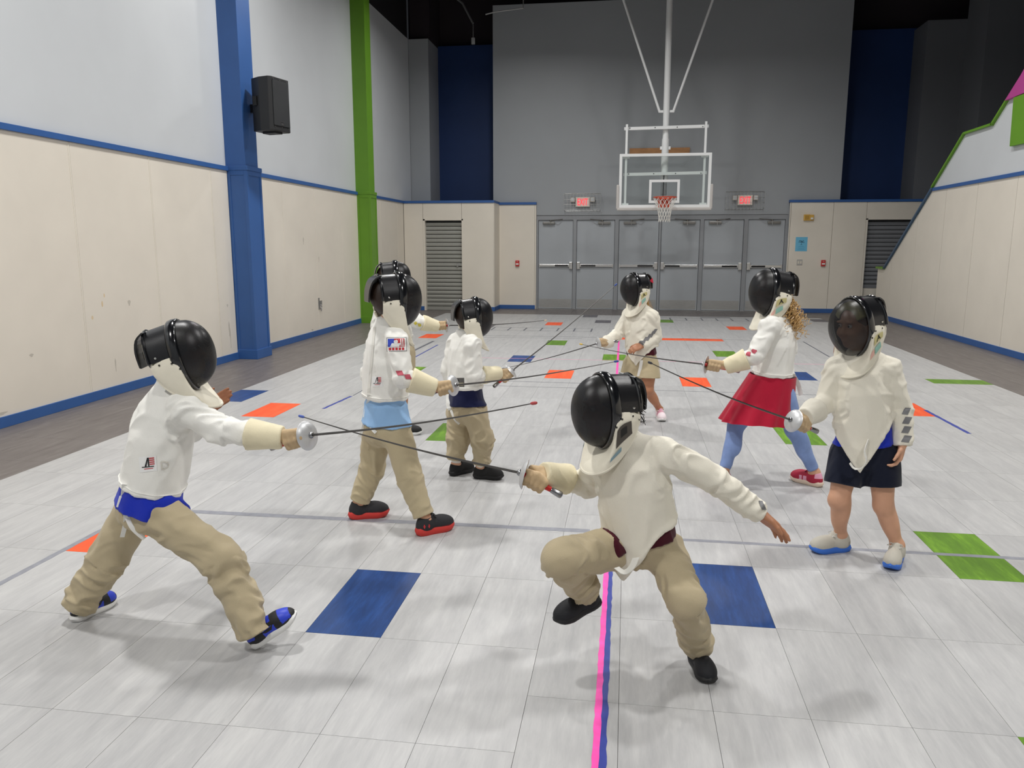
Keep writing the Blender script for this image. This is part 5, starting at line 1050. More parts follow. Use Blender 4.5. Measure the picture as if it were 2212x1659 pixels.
# ---------------------------------------------------------------- shoes
def make_shoe(root, heel, toe, style, s, sideout=1):
    heel = np.array(heel); toe = np.array(toe); x = unit(toe-heel); L = 0.205*s
    z = unit(UP - x*np.dot(UP, x)); y = np.cross(z, x); F = Frame(heel, x, y, z)
    P = style
    sh = thing_part('shoe', root)
    # sole outline
    N = 28; out = []
    for j in range(N):
        t = 2*math.pi*j/N; cx = math.cos(t); sy = math.sin(t); xx = L*(0.5-0.5*cx)
        hw = np.interp(xx/L, [0, 0.06, 0.2, 0.42, 0.70, 0.88, 0.97, 1.0], [0.012, 0.026, 0.031, 0.029, 0.039, 0.034, 0.020, 0.008])*s
        out.append((xx, hw*(1 if sy >= 0 else -1)*min(1, abs(sy)*2.4)))
    hh = P.get('sole_h', 0.024)*s; vs = []; fs = []
    lv = [(0.0, 0.90), (0.12, 0.98), (0.55, 1.05), (0.9, 1.0), (1.0, 0.95)]
    for zf, k in lv:
        for xx, yy in out:
            u_ = xx/L; spring = 0.012*s*max(0, (u_-0.72)/0.28)**2; top = hh*(1.0+0.25*max(0, 0.35-u_)/0.35*P.get('heelkick', 1))
            vs.append(F(((xx-L/2)*k+L/2, yy*k, spring + top*zf)))
    for i in range(len(lv)-1):
        for j in range(N): fs.append((i*N+j, i*N+(j+1) % N, (i+1)*N+(j+1) % N, (i+1)*N+j))
    fs += [tuple(range(N))[::-1], tuple((len(lv)-1)*N+j for j in range(N))]
    smooth_obj('sole', MB().raw(vs, fs), P['sole'], sh, 0.9)
    # upper
    f = Field(); zz = hh*0.8; ax = (x, y, z)
    f.ell(F((L*0.80, 0, zz+0.012*s)), ax, (L*0.20, 0.035*s, 0.032*s), 0.03)
    f.ell(F((L*0.60, 0, zz+0.018*s)), ax, (L*0.24, 0.034*s, 0.040*s), 0.03)
    f.ell(F((L*0.22, 0, zz+0.018*s)), ax, (L*0.215, 0.031*s, 0.045*s), 0.03)
    f.cone(F((L*0.26, 0, zz+0.02*s)), F((L*0.24, 0, zz+P.get('collar', 0.060)*s)), 0.034*s, 0.031*s, 0.02, cut1=True)
    f.cone(F((L*0.38, 0, zz+0.03*s)), F((L*0.42, 0, zz+0.058*s)), 0.022*s, 0.016*s, 0.02)
    o_ = V3(heel); zv = V3(z); zb = zz*0.92
    f.post.append(lambda Pn, d: np.maximum(d, zb-((Pn-o_)@zv)))
    V, Q = f.mesh(0.0036); V = relax(V, Q, 2, 0.5)
    cc = F.inv(V[Q].mean(1)); mi = P['zone'](cc[:, 0]/L, cc[:, 1]/s*sideout, (cc[:, 2]-zz)/s)
    np_object('upper', V, Q, P['mats'], sh, mi)
    # laces
    if P.get('lace'):
        lb = MB()
        for i in range(4):
            xx = L*(0.46+0.075*i); zt = zz+(0.060-0.010*i)*s
            lb.tube([F((xx, -0.020*s, zt-0.006*s)), F((xx+0.004, 0, zt+0.001*s)), F((xx+0.008, 0.020*s, zt-0.006*s))], 0.0026*s, 6)
        for sg in (-1, 1): lb.tube([F((L*0.45, 0, zz+0.062*s)), F((L*0.42, sg*0.022*s, zz+0.070*s)), F((L*0.46, sg*0.036*s, zz+0.058*s)), F((L*0.48, sg*0.018*s, zz+0.058*s)), F((L*0.46, 0, zz+0.061*s))], 0.0024*s, 6)
        smooth_obj('laces', lb, P['lace'], sh); 
    return sh, F, L

# ---------------------------------------------------------------- weapon
def make_foil(p, label, tipcol, tipname, side):
    g = np.array(p['guard']); tip = np.array(p['tip']); pm = np.array(p['pommel']); b = unit(tip-g); hb = unit(g-pm)
    t = thing('fencing_foil', label, 'fencing sword', tuple(pm), 'fencing swords held by the fencers')
    n = 12; P = [g + (tip-g)*k/(n-1) - UP*0.012*math.sin(math.pi*k/(n-1)) for k in range(n)]
    smooth_obj('blade', MB().tube(P[:-1]+[P[-1]-b*0.012], [0.0050-0.0032*k/(n-1) for k in range(n)], 6), M_BLADE, t)
    smooth_obj('tip_button', MB().tube([tip-b*0.022, tip-b*0.016, tip-b*0.004, tip], [0.0030, 0.0052, 0.0052, 0.0034], 8), mat(tipname, tipcol, 0.5), t)
    gd = smooth_obj('bell_guard', MB().lathe(g, b, [(0.0, 0.004), (0.02, 0.003), (0.040, -0.002), (0.052, -0.011), (0.0545, -0.015), (0.051, -0.013), (0.038, -0.005), (0.018, -0.001), (0, 0.0)], 32), M_GUARD, t)
    smooth_obj('guard_bolt', MB().lathe(g, b, [(0.012, 0.003), (0.012, 0.008), (0.008, 0.014), (0.0, 0.014)], 12), M_POMMEL, gd)
    Lh = np.linalg.norm(g-pm); q = g - hb*(Lh-0.045)
    smooth_obj('grip', MB().tube([g-hb*0.004, g-hb*0.03, g-hb*(Lh*0.5), q], [0.0085, 0.0105, 0.0115, 0.0095], 10), M_GRIP, t)
    smooth_obj('pommel', MB().tube([q, q-hb*0.004, pm+hb*0.012, pm+hb*0.003, pm], [0.008, 0.0105, 0.0125, 0.0120, 0.008], 12), M_POMMEL, t)
    return t

# ---------------------------------------------------------------- one fencer
def fencer(p, st):
    s = p['scale']; A_ = lambda k: np.array(p[k], float)
    fx = {}
    for sd in 'RL':
        hl, to = [np.array(q) for q in p['sole'+sd]]; d = unit(to-hl); L = 0.205*s
        if abs(to[2]) < 1e-3 and abs(hl[2]) < 1e-3: hl = (to+hl)/2 - d*L/2; to = hl+d*L
        z = unit(UP-d*d[2]); fx[sd] = (hl, to, d, z)
        p['an'+sd] = hl + d*L*0.25 + z*0.075*s
    neck, pel = A_('neck'), A_('pelvis'); ax = neck-pel; TL_ = np.linalg.norm(ax); ax /= TL_
    lat = A_('lat'); lat = unit(lat-ax*np.dot(lat, ax)); front = np.cross(ax, lat)
    base = (pel[0], pel[1], 0.0)
    root = thing('person', st['label'], 'person', base, 'children fencing in the hall')
    hd = A_('head'); res = st.get('res', 0.006); sk = st['skin']
    HF = frame_fwd(hd, p['fwd'])
    # ---- body: one mesh of skin
    f = Field(); hs = 0.92*s
    h = lambda q: HF(np.array(q)*hs); hx = (HF.M[0], HF.M[1], HF.M[2])
    f.ell(h((0, -0.012, 0.022)), hx, (0.070*hs, 0.088*hs, 0.085*hs), 0.03); f.ell(h((0, 0.018, -0.048)), hx, (0.055*hs, 0.062*hs, 0.062*hs), 0.035)
    f.ell(h((0, 0.052, -0.092)), hx, (0.024*hs, 0.020*hs, 0.016*hs), 0.02)
    f.cone(h((0, 0.078, 0.0)), h((0, 0.094, -0.034)), 0.007*hs, 0.0125*hs, 0.012); f.ell(h((0, 0.088, -0.036)), hx, (0.016*hs, 0.009*hs, 0.008*hs), 0.008)
    for sg in (-1, 1):
        f.ell(h((sg*0.028, 0.078, 0.020)), hx, (0.020*hs, 0.010*hs, 0.007*hs), 0.012)
        f.ell(h((sg*0.028, 0.086, 0.002)), hx, (0.015*hs, 0.012*hs, 0.009*hs), 0.010, 'd')
        f.ell(h((sg*0.036, 0.058, -0.035)), hx, (0.024*hs, 0.022*hs, 0.022*hs), 0.02)
        f.ell(h((sg*0.073, -0.010, -0.012)), hx, (0.010*hs, 0.018*hs, 0.028*hs), 0.008); f.ell(h((sg*0.083, -0.006, -0.010)), hx, (0.006*hs, 0.010*hs, 0.018*hs), 0.006, 'd')
    f.cone(h((-0.017, 0.078, -0.0615)), h((0.017, 0.078, -0.0615)), 0.0055*hs, 0.0055*hs, 0.006); f.cone(h((-0.014, 0.076, -0.072)), h((0.014, 0.076, -0.072)), 0.0062*hs, 0.0062*hs, 0.006)
    f.cone(h((0, -0.015, -0.05)), neck-ax*0.03, 0.040*s, 0.046*s, 0.03)
    f.tube(pel, ax, lat, front, [-0.06, 0.0, TL_*0.45, TL_*0.8, TL_], [0.105*s, 0.108*s, 0.098*s, 0.108*s, 0.05*s], [0.078*s, 0.080*s, 0.074*s, 0.078*s, 0.045*s], 0.03)
    for sd in 'RL':
        f.cone(neck-ax*0.05, A_('sh'+sd), 0.045*s, 0.042*s, 0.03); f.cone(A_('sh'+sd), A_('el'+sd), 0.040*s, 0.031*s, 0.02); f.cone(A_('el'+sd), A_('wr'+sd), 0.031*s, 0.0215*s, 0.02)
        hp, kn, an = A_('hip'+sd), A_('kn'+sd), np.array(p['an'+sd]); hl, to, d, z = fx[sd]
        lk = 1.0 if st['bottom'] == 'shorts' else 0.78
        f.cone(hp-ax*0.03, kn, 0.062*s*lk, 0.043*s*lk, 0.03); f.cone(kn, an, 0.041*s*lk, 0.026*s, 0.02)
        bk = -(unit(kn-hp)*0+d); mid = kn*0.68+an*0.32
        f.ell(mid + bk*0.012*s, (unit(an-kn), unit(np.cross(an-kn, bk)), bk), (0.075*s, 0.034*s*lk, 0.034*s*lk), 0.03)
        if lk == 1: f.ell(kn + d*0.014*s, (lat, front, ax), (0.032*s, 0.030*s, 0.034*s), 0.02)
        f.cone(an, hl + d*0.14*s + z*0.035*s, 0.026*s, 0.020*s, 0.02); f.cone(an, hl + d*0.03*s+z*0.035*s, 0.026*s, 0.022*s, 0.02)
    gs = st['sword']; bs = 'L' if gs == 'R' else 'R'
    guard = A_('guard'); hb = unit(guard-A_('pommel')); sv = np.cross(hb, UP); sv = unit(sv)*(1 if gs == 'R' else -1); uv = unit(np.cross(sv, hb)*(1 if gs == 'R' else -1))
    if uv[2] < 0: uv = -uv
    wr = A_('wr'+gs)
    f.cone(wr, guard-hb*0.06+sv*0.016, 0.020*s, 0.017*s, 0.015)
    open_hand(f, A_('wr'+bs), A_('fing'+bs), st['palm'], 1 if bs == 'R' else -1, st.get('curl', 0.35), st.get('hand_l', 0.14)*s, st.get('spread', 0.10))
    V, Q = f.mesh(st.get('bres', 0.005)); V = relax(V, Q, 1, 0.4)
    body = np_object('body', V, Q, sk, root)
    for sg in (-1, 1):
        c = h((sg*0.028, 0.0735, 0.002)); e = smooth_obj('eye', MB().lathe(c, HF.M[1], [(0.0, -0.0105*hs), (0.0075*hs, -0.0075*hs), (0.0105*hs, 0), (0.0075*hs, 0.0075*hs), (0.004*hs, 0.0098*hs), (0, 0.0105*hs)], 12), mat('eye_white', C(225, 220, 215), 0.2), body)
        smooth_obj('iris', MB().lathe(c, HF.M[1], [(0.0055*hs, 0.0094*hs), (0.003*hs, 0.0106*hs), (0, 0.0109*hs)], 10), mat('iris_brown', C(60, 38, 24), 0.2), body)
    # ---- hair cap
    f = Field(); f.ell(h((0, -0.018, 0.030)), hx, (0.079*hs, 0.094*hs, 0.090*hs), 0.02)
    f.ell(h((0, -0.055, -0.02)), hx, (0.066*hs, 0.050*hs, 0.065*hs), 0.03); f.ell(h((0, -0.078, 0.02)), hx, (0.062*hs, 0.052*hs, 0.075*hs), 0.03)
    hy, ho = V3(HF.M[1]), V3(hd); hz = V3(HF.M[2])
    f.post.append(lambda P, d: np.maximum(d, np.minimum(((P-ho)@hy)-0.055*hs, np.maximum(((P-ho)@hy)-0.012*hs, 0.045*hs-((P-ho)@hz)))))
    V, Q = f.mesh(0.007); V = wrinkle(V, Q, [(h((0, -0.05, 0.1)), h((0, -0.08, -0.08)), 0.004, 0.3, 0)], 3); hair = np_object('hair', V, Q, st['hair'], root)
    # ---- mask
    mk, MF = make_mask(root, hd, p['fwd'], st.get('mask_s', 0.93)*s, st.get('see', False), st.get('bib_label'))
    # ---- jacket
    hem, vd, vw = st['hem'], st.get('vdepth', 0.0), st.get('vwidth', 0.13)
    jr, jf = st.get('jr', 1.0)*s, st.get('jf', 1.0)*s
    f = Field()
    ts = [-0.30, 0.0, TL_*0.30, TL_*0.60, TL_*0.82, TL_*0.93, TL_+0.0]
    f.tube(pel, ax, lat, front, ts, [0.142*jr, 0.142*jr, 0.139*jr, 0.140*jr, 0.122*jr, 0.085*jr, 0.060*jr], [0.112*jf, 0.114*jf, 0.112*jf, 0.110*jf, 0.096*jf, 0.075*jf, 0.058*jf], 0.03, t0=-0.30)
    o_, a_, l_, fr_ = V3(pel), V3(ax), V3(lat), V3(front); vc = st.get('vcx', 0.0)
    def hemcut(P, d):
        q = P-o_; t = q@a_; l = q@l_; fo = q@fr_
        hv = np.full(len(P), hem, np.float32)
        if vd: hv = hem - vd*np.clip(1-np.abs(l-vc)/vw, 0, 1)*np.clip(fo/0.05, 0, 1)**0.5
        d2 = np.where(t < hem+0.004, np.maximum(d, -(d+0.011)), d) if vd else d
        d2 = d2 - 0.0045*np.clip(1-np.abs(t-hv-0.012)/0.014, 0, 1)
        return np.maximum(d2, (hv-t)*0.9)
    fn0, lo0, hi0, k0, op0 = f.p.pop(); f.add(lambda P: hemcut(P, fn0(P)), lo0, hi0, k0)
    f.cone(neck-ax*0.03, neck+ax*0.035+front*0.006, 0.060*s, 0.052*s, 0.02, cut1=True)
    segs = [(pel+ax*0.02, neck-ax*0.05, st.get('jw', 0.0055), 0.10, 0.2)]
    for sd in 'RL':
        sh, el, w_ = A_('sh'+sd), A_('el'+sd), A_('wr'+sd)
        f.cone(neck-ax*0.055, sh, 0.056*s, 0.058*s, 0.03); f.cone(neck+ax*0.005, sh+ax*0.012*s, 0.040*s, 0.044*s, 0.03); f.cone(sh, el, 0.057*s, 0.050*s, 0.010)
        e = w_ - unit(w_-el)*max(0.0, st.get('cuff', 0.105)*s-0.035) if sd == gs else w_ + unit(w_-el)*0.012
        f.cone(el, e, 0.050*s, (0.039 if sd == gs else 0.042)*s, 0.009, cut1=True)
        segs += [(sh+(el-sh)*0.2, el, st.get('sw', 0.0085), 0.055, 0.4), (el, e, st.get('sw', 0.0085), 0.045, 0.4)]
    V, Q = f.mesh(res); V = relax(V, Q, 2, 0.5); V = wrinkle(V, Q, segs, st['seed']); V = relax(V, Q, 1, 0.35)
    jk = np_object('fencing_jacket', V, Q, st['jacket'], root)
    # stitched seam following the hem
    bt = bvh_of(jk); sp_ = []
    for k in range(73):
        a = 2*math.pi*k/72; dr = lat*math.cos(a)+front*math.sin(a); l = 0.13*jr*math.cos(a); fo = 0.11*jf*math.sin(a)
        hv = hem - (vd*max(0, 1-abs(l-vc)/vw)*max(0, min(1, fo/0.05))**0.5 if vd else 0)
        c = pel+ax*(hv+0.020); hit = bt.ray_cast(Vector(c+dr*0.30), Vector(-dr), 0.3)
        if hit[0] is not None and np.linalg.norm(np.array(hit[0])-c) < 0.165*s: sp_.append(np.array(hit[0])+dr*0.0005)
    if len(sp_) > 60 and not vd: smooth_obj('hem_seam', MB().tube(sp_, 0.0028, 6), st['jacket'], jk)
    # ---- legs
    f = Field(); b = st['bottom']; hipc = (A_('hipR')+A_('hipL'))/2; pk = st.get('pk', 1.0)*s; segs = []
    f.tube(pel, ax, lat, front, [-0.10, -0.03, 0.02, st.get('waist', 0.06)], [0.105*s, 0.122*pk, 0.120*pk, 0.114*pk], [0.085*s, 0.098*pk, 0.095*pk, 0.088*pk], 0.03)
    f.ell(hipc-front*0.02*s-ax*0.01, (lat, front, ax), (0.116*pk, 0.096*pk, 0.078*pk), 0.03)
    for sd in 'RL':
        hp, kn, an = A_('hip'+sd), A_('kn'+sd), np.array(p['an'+sd]); hl, to, d, z = fx[sd]
        if b == 'trousers':
            r = st.get('leg_r', (0.083, 0.066, 0.056)); e = an + unit(an-kn)*st.get('drop', 0.005)*s
            f.cone(hp-ax*0.022, kn, (r[0]-0.005)*s, r[1]*s, 0.035); f.cone(kn, e, r[1]*s, r[2]*s, 0.025, cut1=True)
            segs += [(hp, kn, st.get('pw', 0.009), 0.075, 0.5), (kn, e, st.get('pw2', 0.012), 0.045, 0.5)]
        elif b == 'shorts':
            e = hp + (kn-hp)*st['cut'][sd]; f.cone(hp, e, 0.082*pk, st.get('leg_r', 0.088)*s, 0.03, cut1=True); segs.append((hp, e, 0.004, 0.09, 0.3))
        else:
            f.cone(hp, kn, 0.073*s, 0.052*s, 0.03); f.cone(kn, an+(kn-an)*0.10, 0.048*s, 0.033*s, 0.02, cut1=True); mid = kn*0.68+an*0.32
            f.ell(mid-d*0.012*s, (unit(an-kn), unit(np.cross(an-kn, d)), d), (0.085*s, 0.040*s, 0.040*s), 0.03); segs += [(hp, kn, 0.002, 0.08, 0), (kn, an, 0.002, 0.08, 0)]
    V, Q = f.mesh(res); V = relax(V, Q, 1, 0.5); V = wrinkle(V, Q, segs, st['seed']+9); V = relax(V, Q, 1, 0.3)
    tz = np_object({'trousers': 'trousers', 'shorts': 'shorts', 'leggings': 'leggings'}[b], V, Q, st['pants'], root)
    if st.get('shirt'):    # shirt tail hanging between jacket and waist
        tl = st['tail']; kv = 0.93 if vd else 1.0; g = Field(); tf = Field(); tf.p = list(f.p)
        g.tube(pel, ax, lat, front, [tl-0.01, 0.03, hem+0.07], [0.132*jr*kv, 0.128*jr*kv, 0.112*jr*kv], [0.106*jf*kv, 0.101*jf*kv, 0.088*jf*kv], 0.02, t0=tl)
        pc_ = V3(pel-ax*0.03)
        g.add(lambda P: np.where(((P-o_)@a_) < hem+0.05, np.maximum(tf.ev(P)-(0.003 if vd else 0.012), np.sqrt(((P-pc_)**2).sum(1))-st.get('tail_r', 0.165)*s), 0.3).astype(np.float32), pel-0.24, pel+0.24, 0.02)
        g.post.append(lambda P, d: np.maximum(d, tl + 0.005*noise3(P/0.09) - (P-o_)@a_))
        V, Q = g.mesh(res); V = wrinkle(V, Q, [(pel-ax*0.1, pel+ax*0.1, 0.004, 0.2, 0)], st['seed']+5); V = relax(V, Q, 1); np_object('shirt', V, Q, st['shirt'], root)
    if b == 'leggings':    # pleated skirt
        vs = []; fs = []; NA, NH = 72, 10
        bot = pel + np.array(st['skirt_bottom'])
        for i in range(NH+1):
            v = i/NH; c = (pel+ax*0.03)*(1-v) + bot*v; rl = (0.135 + 0.070*v)*s; rf = (0.130+0.075*v)*s
            for j in range(NA):
                a = 2*math.pi*j/NA; pl_ = 1+0.045*v*math.sin(a*13+0.6*math.sin(a*3)); 
                vs.append(c + lat*rl*pl_*math.cos(a) + front*rf*pl_*math.sin(a) - ax*0.0 + UP*0.012*v*math.sin(a*2+1))
        n0 = len(vs); vs += [q - (q-((pel+ax*0.03)*(1-(k//NA)/NH)+bot*(k//NA)/NH))*0.03 for k, q in enumerate(vs)]
        for lay in (0, n0):
            for i in range(NH):
                for j in range(NA): a0 = lay+i*NA+j; a1 = lay+i*NA+(j+1) % NA; fs.append((a0, a1, a1+NA, a0+NA) if lay == 0 else (a0, a0+NA, a1+NA, a1))
        for i in (0, NH):
            for j in range(NA): fs.append((i*NA+j, i*NA+(j+1) % NA, n0+i*NA+(j+1) % NA, n0+i*NA+j))
        smooth_obj('skirt', MB().raw(vs, fs), st['skirt'], root, 1.2)
    # ---- glove on the sword hand
    gl = thing_part('fencing_glove', root); f = Field(); grip_hand(f, wr, guard, hb, sv, uv); V, Q = f.mesh(0.0034); V = relax(V, Q, 1, 0.3)
    np_object('glove_hand', V, Q, M_GLOVE, gl)
    el = A_('el'+gs); ad = unit(wr-el); f = Field(); c0 = wr - ad*st.get('cuff', 0.105)*s; c1 = wr + ad*0.022
    f.cone(c0, c1, 0.0600*s, 0.041*s, 0.01, cut0=True, cut1=True); V, Q = f.mesh(0.0055); V = wrinkle(V, Q, [(c0, c1, 0.0025, 0.06, 0.2)], st['seed']+2); np_object('gauntlet_cuff', V, Q, st.get('cuff_m', M_CUFF), gl)
    # ---- shoes
    shoes = {}
    for sd in 'RL':
        hl, to, d, z = fx[sd]; shoes[sd] = make_shoe(root, hl, to, st['shoe'], s, 1 if sd == 'R' else -1)
        if st.get('sock'):
            an = np.array(p['an'+sd]); kn = A_('kn'+sd); u = unit(kn-an); f = Field(); f.cone(an-u*0.03, an+u*st.get('sock_h', 0.03), 0.033*s, 0.032*s, 0.01, cut1=True); V, Q = f.mesh(0.005); np_object('sock', V, Q, st['sock'], root)
    make_foil(p, st['foil_label'], st['tip'][0], st['tip'][1], gs)
    return dict(root=root, body=body, jacket=jk, trousers=tz, ax=ax, lat=lat, front=front, pel=pel, neck=neck, HF=HF, hs=hs, shoes=shoes, mask=mk, MF=MF, s=s, p=p, hair=hair)

def ribbon(name, pts, w, m, parent, wdir, thick=0.0025, n=16):
    P = spline(pts, n); vs = []; fs = []
    for i in range(n):
        t = unit(P[min(i+1, n-1)]-P[max(i-1, 0)]); wd = np.array(wdir, float) - t*np.dot(wdir, t); wd = unit(wd); nn = np.cross(t, wd)
        for a, b in ((-1, -1), (1, -1), (1, 1), (-1, 1)): vs.append(P[i]+wd*a*w/2+nn*b*thick/2)
    for i in range(n-1):
        for q in range(4): fs.append((i*4+q, i*4+(q+1) % 4, (i+1)*4+(q+1) % 4, (i+1)*4+q))
    fs += [(0, 1, 2, 3), (4*n-4, 4*n-1, 4*n-2, 4*n-3)]
    return smooth_obj(name, MB().raw(vs, fs), m, parent, 0.8)

SKIN = {'brown': mat('skin_brown', C(150, 96, 66), 0.5, var=0.05, vscale=20), 'tan': mat('skin_tan', C(178, 124, 92), 0.5, var=0.05, vscale=20), 'fair': mat('skin_fair', C(208, 158, 128), 0.5, var=0.05, vscale=20)}
HAIR = {'black': mat('hair_black', C(18, 15, 14), 0.45), 'brown': mat('hair_brown', C(44, 30, 22), 0.5, var=0.25, vscale=60), 'blond': mat('hair_blond', C(190, 152, 96), 0.45, var=0.25, vscale=60), 'red': mat('hair_auburn', C(98, 52, 28), 0.45, var=0.2, vscale=40)}
black = mat('shoe_black', C(22, 22, 24), 0.6, bump=0.2, bscale=300)
def zone1(x, y, z):   # blue panels on black high-top
    m = np.zeros(len(x), int); m[(x > 0.74) & (x < 0.93) & (z > 0.012)] = 1; m[(x > 0.36) & (x < 0.60) & (z < 0.030)] = 1; m[(x < 0.20) & (z > 0.02)] = 1; m[(x > 0.40) & (x < 0.58) & (z > 0.045)] = 1; return m
SHOE = {
 'P1': dict(sole=mat('sole_white', C(226, 226, 224), 0.6), mats=[black, mat('shoe_royal', C(38, 62, 196), 0.45)], zone=zone1, lace=black, collar=0.085, sole_h=0.024),
 'P2': dict(sole=mat('sole_red', C(206, 58, 52), 0.55), mats=[mat('shoe_charcoal', C(38, 38, 42), 0.7, bump=0.3, bscale=400), mat('shoe_wine', C(84, 26, 34), 0.7)], zone=lambda x, y, z: ((x > 0.60) & (x < 0.86) & (z < 0.012)).astype(int), lace=black, sole_h=0.034, collar=0.062),
 'P3': dict(sole=black, mats=[mat('shoe_knit', C(24, 24, 25), 0.8, bump=0.4, bscale=500)], zone=lambda x, y, z: np.zeros(len(x), int), sole_h=0.028, collar=0.055),
 'P4': dict(sole=mat('sole_white', C(226, 226, 224)), mats=[black], zone=lambda x, y, z: np.zeros(len(x), int), lace=black),
 'P5': dict(sole=mat('sole_white', C(226, 226, 224)), mats=[mat('shoe_pale', C(240, 226, 230), 0.6), mat('shoe_pink', C(232, 170, 190), 0.6)], zone=lambda x, y, z: ((x > 0.42) & (x < 0.72)).astype(int), lace=mat('lace_white', C(244, 242, 242), 0.6)),
 'P6': dict(sole=mat('sole_cream', C(226, 206, 186), 0.6), mats=[mat('shoe_crimson', C(170, 26, 58), 0.6), mat('shoe_rose', C(222, 160, 184), 0.55)], zone=lambda x, y, z: (((x > 0.42) & (x < 0.52) & (z < 0.03)) | ((x > 0.56) & (x < 0.63) & (z < 0.03)) | ((x < 0.16) & (z > 0.03))).astype(int), lace=mat('lace_crimson', C(120, 14, 36), 0.6), sole_h=0.026),
 'P7': dict(sole=black, mats=[mat('shoe_ink', C(16, 18, 24), 0.7, bump=0.2, bscale=300)], zone=lambda x, y, z: np.zeros(len(x), int), lace=black, sole_h=0.024, collar=0.065),
 'P8': dict(sole=mat('sole_blue', C(58, 116, 214), 0.55), mats=[mat('shoe_grey', C(196, 192, 180), 0.75, bump=0.3, bscale=350), mat('shoe_grey2', C(170, 166, 156), 0.75)], zone=lambda x, y, z: ((x < 0.14) & (z < 0.03)).astype(int), lace=mat('lace_grey', C(206, 204, 196), 0.7), sole_h=0.030)}
YW = C(214, 176, 60)
RHv = np.array([math.cos(YAW), math.sin(YAW), 0]); FHv = np.array([-math.sin(YAW), math.cos(YAW), 0])
